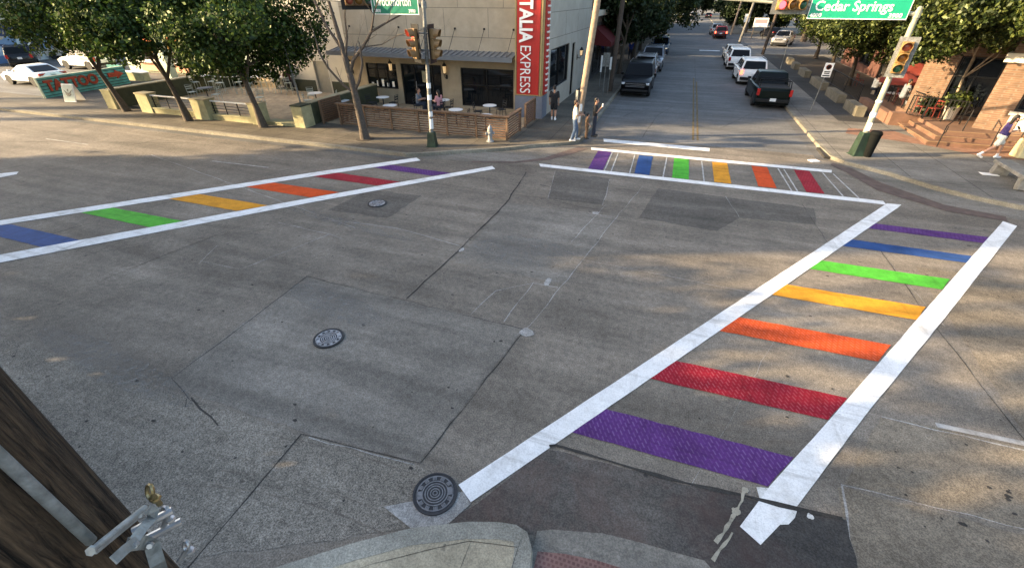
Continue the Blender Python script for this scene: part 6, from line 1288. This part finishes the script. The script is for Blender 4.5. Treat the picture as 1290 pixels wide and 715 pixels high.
# ================================================================== TREES
def tree(label, x, y, trunk, crown, leaf, n, size, seed, bark='bark', r0=.14, limbs=5, name='street_tree', group=None, cat='tree', z=Z, shell=.5):
    """trunk: points of the stem; crown: (centre, radii, blob count)"""
    t = thing(name, label, cat, (x, y, z), group=group); rn = random.Random(seed); b = MB()
    k = len(trunk); rr = [r0*1.45] + [r0*(1-.45*i/(k-1)) for i in range(1, k)]
    b.tube([(0,0,-.05)] + trunk[0:1] + trunk[1:], [r0*1.7] + rr, 10)
    cc, cr, nb = crown; top = Vector(trunk[-1]); bl = []
    for i in range(nb):
        while True:
            u = Vector((rn.uniform(-1,1), rn.uniform(-1,1), rn.uniform(-1,1)))
            if u.length < 1: break
        u *= .86; s = rn.uniform(.22, .46); c = (cc[0]+u.x*cr[0], cc[1]+u.y*cr[1], cc[2]+u.z*cr[2]); bl.append((c, (cr[0]*s, cr[1]*s, cr[2]*s*1.05)))
    bl = [q for q in bl]
    for i in range(limbs):
        c = Vector(bl[i % nb][0]); a = Vector(trunk[max(1, k-1-(i % 2))]); m_ = a.lerp(c, .5) + Vector((rn.uniform(-.3,.3), rn.uniform(-.3,.3), rn.uniform(-.1,.35)))
        b.tube([a, m_, c], [r0*.5, r0*.34, r0*.12], 7)
        for j in range(3): e_ = c + Vector((rn.uniform(-1,1)*cr[0]*.35, rn.uniform(-1,1)*cr[1]*.35, rn.uniform(-.3,.6)*cr[2]*.4)); b.tube([m_.lerp(c, .3+.25*j), e_], [r0*.2, r0*.05], 5)
    b.build('trunk', bark, t, True)
    leaf_mesh('crown', np.random.default_rng(seed), bl, n, size, leaf, t, shell); return t
SG1 = 'small street trees along the patio pavement'
tree('leftmost street tree, trunk leaning beside the end of the dark wall', -29.44, 17.6, [(0,0,.02),(-.22,-.08,1.0),(-.5,-.15,2.0),(-.8,-.2,3.0)], ((-.4,.2,5.35),(3.7,3.5,2.8),24), LEAF_L, 34000, .085, 11, group=SG1, r0=.15)
tree('second street tree from the left, dark trunk between two tan piers', -23.98, 17.05, [(0,0,.02),(-.12,-.02,1.0),(-.32,-.03,2.0),(-.6,.0,2.9)], ((-.6,.2,5.1),(4.0,3.5,2.9),24), LEAF_L, 33000, .083, 12, group=SG1, r0=.15)
tree('third street tree, forked trunk in front of the patio opening', -19.2, 17.28, [(0,0,.02),(-.1,.0,1.0),(-.28,.02,1.9),(-.45,.05,2.6)], ((.2,.3,5.1),(3.9,3.5,2.9),24), LEAF_L, 33000, .08, 13, group=SG1, r0=.15)
# bare tree
t = thing('bare_tree', 'leafless grey tree in a pavement pit before the slatted fence', 'tree', (-13.05, 17.07, Z)); rn = random.Random(21); b = MB()
stem = [(0,0,0),(-.02,0,.5),(-.06,.0,1.3),(-.12,0,2.1),(-.2,.0,2.9),(-.32,.0,3.8),(-.5,.05,4.8),(-.75,.1,6.2)]
b.tube(stem, [.23,.175,.16,.145,.125,.10,.07,.035], 12)
def limb(p, r, lv=0):
    b.tube(p, r, 7)
    if lv < 3:
        for i in range(4 if lv == 0 else 3):
            k = rn.randint(1, len(p)-1); a = Vector(p[k]); d_ = (Vector(p[k])-Vector(p[k-1])).normalized(); e_ = d_ + Vector((rn.uniform(-.9,.9), rn.uniform(-.9,.9), rn.uniform(-.2,.9))); e_.normalize(); ln = (1.0 if lv == 0 else .6 if lv == 1 else .35)*rn.uniform(.6,1.2)
            q = [tuple(a), tuple(a+e_*ln*.5+Vector((0,0,rn.uniform(-.05,.1)))), tuple(a+e_*ln+Vector((0,0,rn.uniform(-.1,.2))))]; r_ = min(r)*.75; limb(q, [r_, r_*.7, r_*.35], lv+1)
limb([(-.14,0,2.0),(.25,-.02,2.45),(.55,-.03,3.1),(.60,-.03,3.75)], [.075,.06,.05,.04], 2)
limb([(-.2,0,2.7),(.12,.0,3.25),(.7,.02,3.75),(1.2,.03,4.3),(1.9,.05,4.6),(2.9,.1,5.0)], [.085,.075,.06,.05,.035,.02], 0)
limb([(-.1,0,1.95),(-.6,-.02,2.25),(-1.2,-.05,2.9),(-1.5,-.05,3.5),(-1.55,-.02,4.0)], [.06,.05,.045,.04,.025], 1)
limb([(-.3,0,3.6),(-.9,.05,4.4),(-1.3,.1,5.3),(-1.5,.1,6.3)], [.07,.055,.04,.02], 0); limb([(-.25,0,3.3),(.1,-.1,4.1),(.2,-.15,4.8),(.5,-.2,5.6)], [.05,.04,.03,.02], 0); limb([(1.2,.03,4.3),(1.6,-.2,4.9),(2.1,-.3,5.6)], [.04,.03,.015], 0); limb([(.7,.02,3.75),(1.5,.2,3.85),(2.3,.25,4.2),(3.2,.2,4.35)], [.03,.022,.016,.008], 0)
b.build('trunk', 'bark_grey', t, True); b = MB(); b.lathe([(.42,-.01),(.42,.006),(.1,.02)], n=18); b.build('soil_pit', 'soil', t)
# side street, left kerb
LG2 = 'trees along the left pavement of the side street'
for i, (x, y, l) in enumerate(((-4.6, 41.5, 'dark tree over the silver suv on the left pavement'), (-4.5, 51, 'dark tree over the grey suv on the left pavement'), (-4.8, 62, 'dark tree with a hanging bough above the blue car'), (-5.5, 76, 'dark tree farther up the left pavement'))):
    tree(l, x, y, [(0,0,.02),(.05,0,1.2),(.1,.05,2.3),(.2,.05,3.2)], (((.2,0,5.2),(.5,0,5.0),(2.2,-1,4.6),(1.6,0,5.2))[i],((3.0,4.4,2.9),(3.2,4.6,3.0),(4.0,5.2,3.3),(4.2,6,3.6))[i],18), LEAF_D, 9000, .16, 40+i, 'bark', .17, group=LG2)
RG2 = 'trees shading the right pavement of the side street'
rt = ((12.9, 37.6, 'tree with pale forked trunk beside the signal pole on the right', 'bark_pale', (4.2,4.0,2.7), 4.7, .19), (12.1, 41.0, 'tree with dark trunk just behind the no parking sign', 'bark', (4.2,4.2,2.7), 4.5, .16), (12.7, 49.0, 'tree over the sunlit gap between two stone blocks', 'bark', (4.4,4.8,2.9), 4.7, .17), (13.6, 59.0, 'dark leaning tree at the edge of the car lot drive', 'bark', (4.4,5.2,3.0), 4.9, .18), (13.0, 28.3, 'tree with slim pale trunk before the dark glass of the brick building', 'bark_pale', (3.7,3.4,2.2), 5.2, .07), (15.5, 24.7, 'tree whose crown hides the cornice of the brick building', 'bark', (3.2,3.0,2.1), 5.5, .16))
for i, (x, y, l, bk, cr, zc, r0) in enumerate(rt):
    zz = Z if y > 33 else .58
    tree(l, x, y, [(0,0,.02),(.02,.03,.9),(-.05,.08,1.8),(.0,.1,2.6)], (((-.4,-.3,zc) if i < 4 else (-1.4,-1.6,zc)),cr,18), LEAF_R, 27000 if y < 45 else 14000, .082 if y < 45 else .13, 60+i, bk, r0, 6, group=RG2, z=zz)
# far trees on both sides and at the end of the street
FT = 'far trees closing the end of the side street'; rf = random.Random(77); proto = None
spots = [(10.5,100,'far tree right of the street just beyond the car lot'),(12.5,112,'far tree behind the lot sign'),(9.5,124,'far tree overhanging the right kerb'),(11,138,'far tree near the cross street on the right'),(-7.5,90,'far tree on the left kerb beyond the brown building'),(-7,104,'far tree on the left kerb past the grey building'),(-7.5,120,'far tree on the left nearing the cross street'),(-8,138,'far tree at the left corner of the cross street'),
         (17,84,'tree behind the cars of the lot'),(20,70,'tree at the back of the lot near the fence'),(21,98,'tall tree at the far corner of the lot'),(-9,166,'far tree left beyond the cross street'),(12,168,'far tree right beyond the cross street'),(-6,185,'far tree closing the street on the left'),(3,215,'far tree closing the street in the middle'),(11,190,'far tree closing the street on the right'),(-16,200,'far tree behind the left corner'),(22,200,'far tree behind the right corner'),
         (24,120,'far tree behind the lot sign to the right'),(30,150,'far tree deep on the right'),(-22,150,'far tree deep on the left'),(19,60,'tree behind the red terrace wall'),(24,48,'tree over the brick building roof')]
for i, (x, y, l) in enumerate(spots):
    if proto is None: proto = tree(l, x, y, [(0,0,.02),(.05,0,1.6),(.1,.05,3.0),(.2,.05,4.2)], ((0,0,6.8),(4.6,4.6,4.0),18), LEAF_D, 8000, .24, 90, 'bark', .24, group=FT, z=0)
    else: dup(proto, (x, y, 0), rf.uniform(0, 6.28), l, rf.uniform(.85, 1.35))
BT = 'trees behind the patio buildings'
for i, (x, y, l) in enumerate(((-47, 40, 'tree behind the kitchen building roof'), (-36, 42, 'tree behind the pale green bar roof'), (-56, 48, 'tree behind the parked cars near the mural'))): q = dup(proto, (x, y, 0), rf.uniform(0, 6), l, 1.1); q['group'] = BT

EG = 'dark bushy evergreens along the far street'; ep = None
for i, (x, y, sc, l) in enumerate(((10.5,104,1.0,'dark evergreen right of the far red suv'),(15,101,1.1,'dark evergreen behind the white lot sign'),(19.5,99,1.1,'dark evergreen behind the dark lot sedan'),(24,92,1.1,'dark evergreen behind the silver lot pickup'),(9.2,113,.9,'dark evergreen past the thin wooden pole'),(9.5,124,1.1,'dark evergreen near the cross street at right'),(10.5,136,1.2,'dark evergreen at the right corner of the cross street'),(-6.5,88,1.0,'dark evergreen on the left beyond the hanging bough'),(-6.6,100,1.1,'dark evergreen on the left before the grey building'),(-7,114,1.1,'dark evergreen on the left past the grey building'),(-7.4,130,1.2,'dark evergreen at the left corner of the cross street'),(-8,168,1.4,'dark evergreen beyond the cross street at left'),(-2,196,1.5,'dark evergreen at the street end behind the white car'),(5,200,1.5,'dark evergreen at the street end behind the dark car'),(12,182,1.5,'dark evergreen beyond the cross street at right'),(22,178,1.6,'dark evergreen far right beyond the cross street'),(27,80,1.2,'dark evergreen at the back edge of the lot'),(18,66,.8,'dark evergreen at the lot side of the red wall'),(-20,190,1.6,'dark evergreen far left beyond the cross street'))):
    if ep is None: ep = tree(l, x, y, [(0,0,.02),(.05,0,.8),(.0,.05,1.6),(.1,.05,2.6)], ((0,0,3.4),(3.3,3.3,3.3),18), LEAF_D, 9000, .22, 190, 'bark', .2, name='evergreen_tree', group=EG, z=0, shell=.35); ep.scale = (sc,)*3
    else: dup(ep, (x, y, 0), rf.uniform(0, 6.28), l, sc)

# ================================================================== the side of the street behind the viewer (low building; block and trees added unseen to throw the long evening shade)
t = thing('shade_block', 'unseen building block added on the viewer side to throw shade', 'building', (-42.5, -3.2, 0), R(22)); b = MB(); b.box(-8,7,-3.4,3.5,0,18.5); b.build('wall', 'brown_wall', t); b = MB(); b.box(-8.2,7.2,-3.6,3.7,18.5,19); b.build('roof', 'roof_grey', t)  # unseen block, added and turned along the sun to shade the junction
t = thing('balcony_building', 'low plain building behind the viewer', 'building', (-8.6, -6.5, 0)); b = MB(); b.box(-14,7,-5,3.6,0,4.3); b.build('wall', 'brown_wall', t); b = MB(); b.box(-14.1,7.1,-5.1,3.7,4.3,4.5); b.build('roof', 'roof_grey', t)
NT = 'unseen shade trees added on the viewer side of the street'
for i, (x, y, top, r, n) in enumerate(((-9.5,-1.4,4.3,2.0,2600),(-12.6,-1.0,4.9,2.1,2600),(-16.2,-1.0,6.0,2.3,2800),(-20,-1.0,7.9,2.4,2800),(-24,-1.0,9.3,2.5,2800),(-28.2,-1.0,9.8,2.7,2800),(-33,-.6,9.5,2.8,2600))):
    hz = (top-1.6)/2; tree('unseen round shade tree on the viewer side pavement, %s from the viewer' % ('nearest','second','third','fourth','fifth','sixth','seventh')[i], x, y, [(0,0,.02),(.05,0,.7),(.1,.05,1.4),(.1,.05,1.6+hz*.4)], ((0,0,1.6+hz),(r,1.7,hz),16), LEAF_R, n, .2, 131+i, 'bark', .15, group=NT)  # unseen trees, crown heights set by where their shade should end
tree('unseen tall shade tree at the street end of the shade block', -49.5, -1.5, [(0,0,.02),(.05,0,2.6),(.1,.05,5.0),(.2,.05,7.9)], ((0,0,12),(2.6,2.2,5.5),16), LEAF_R, 4200, .26, 143, 'bark', .3, group=NT)  # unseen, added to break up the edge of the block's shadow
for i, (x, l) in enumerate(((-74,'unseen very tall shade tree far along the viewer side'),(-79.5,'unseen very tall shade tree farther along the viewer side'),(-88,'unseen very tall shade tree farthest along the viewer side'))):
    tree(l, x, -1.5, [(0,0,.02),(.1,0,6),(.1,.05,12),(.2,.05,18)], ((0,0,24),(3.4,3.0,7),18), LEAF_R, 4300, .34, 150+i, 'bark', .45, group=NT)  # unseen, added this tall to keep direct sun off the restaurant front
for i, (x, y, z, l) in enumerate(((-22.5,-4.2,10.2,'unseen airy dapple tree between the low building and the shade block, nearer one'),(-27.5,-3.6,12.5,'unseen airy dapple tree between the low building and the shade block, farther one'),(-18.0,-5.2,8.6,'unseen airy dapple tree behind the low plain building'))):
    tree(l, x, y, [(0,0,.02),(.1,0,3),(.1,.05,5),(.1,.05,z-1)], ((0,0,z),(2.2,1.9,2.0),9), LEAF_R, (52, 55, 25)[i], .46, 170+i, 'bark', .16, group=NT)  # unseen, a few large leaves added to dapple the sun on the junction
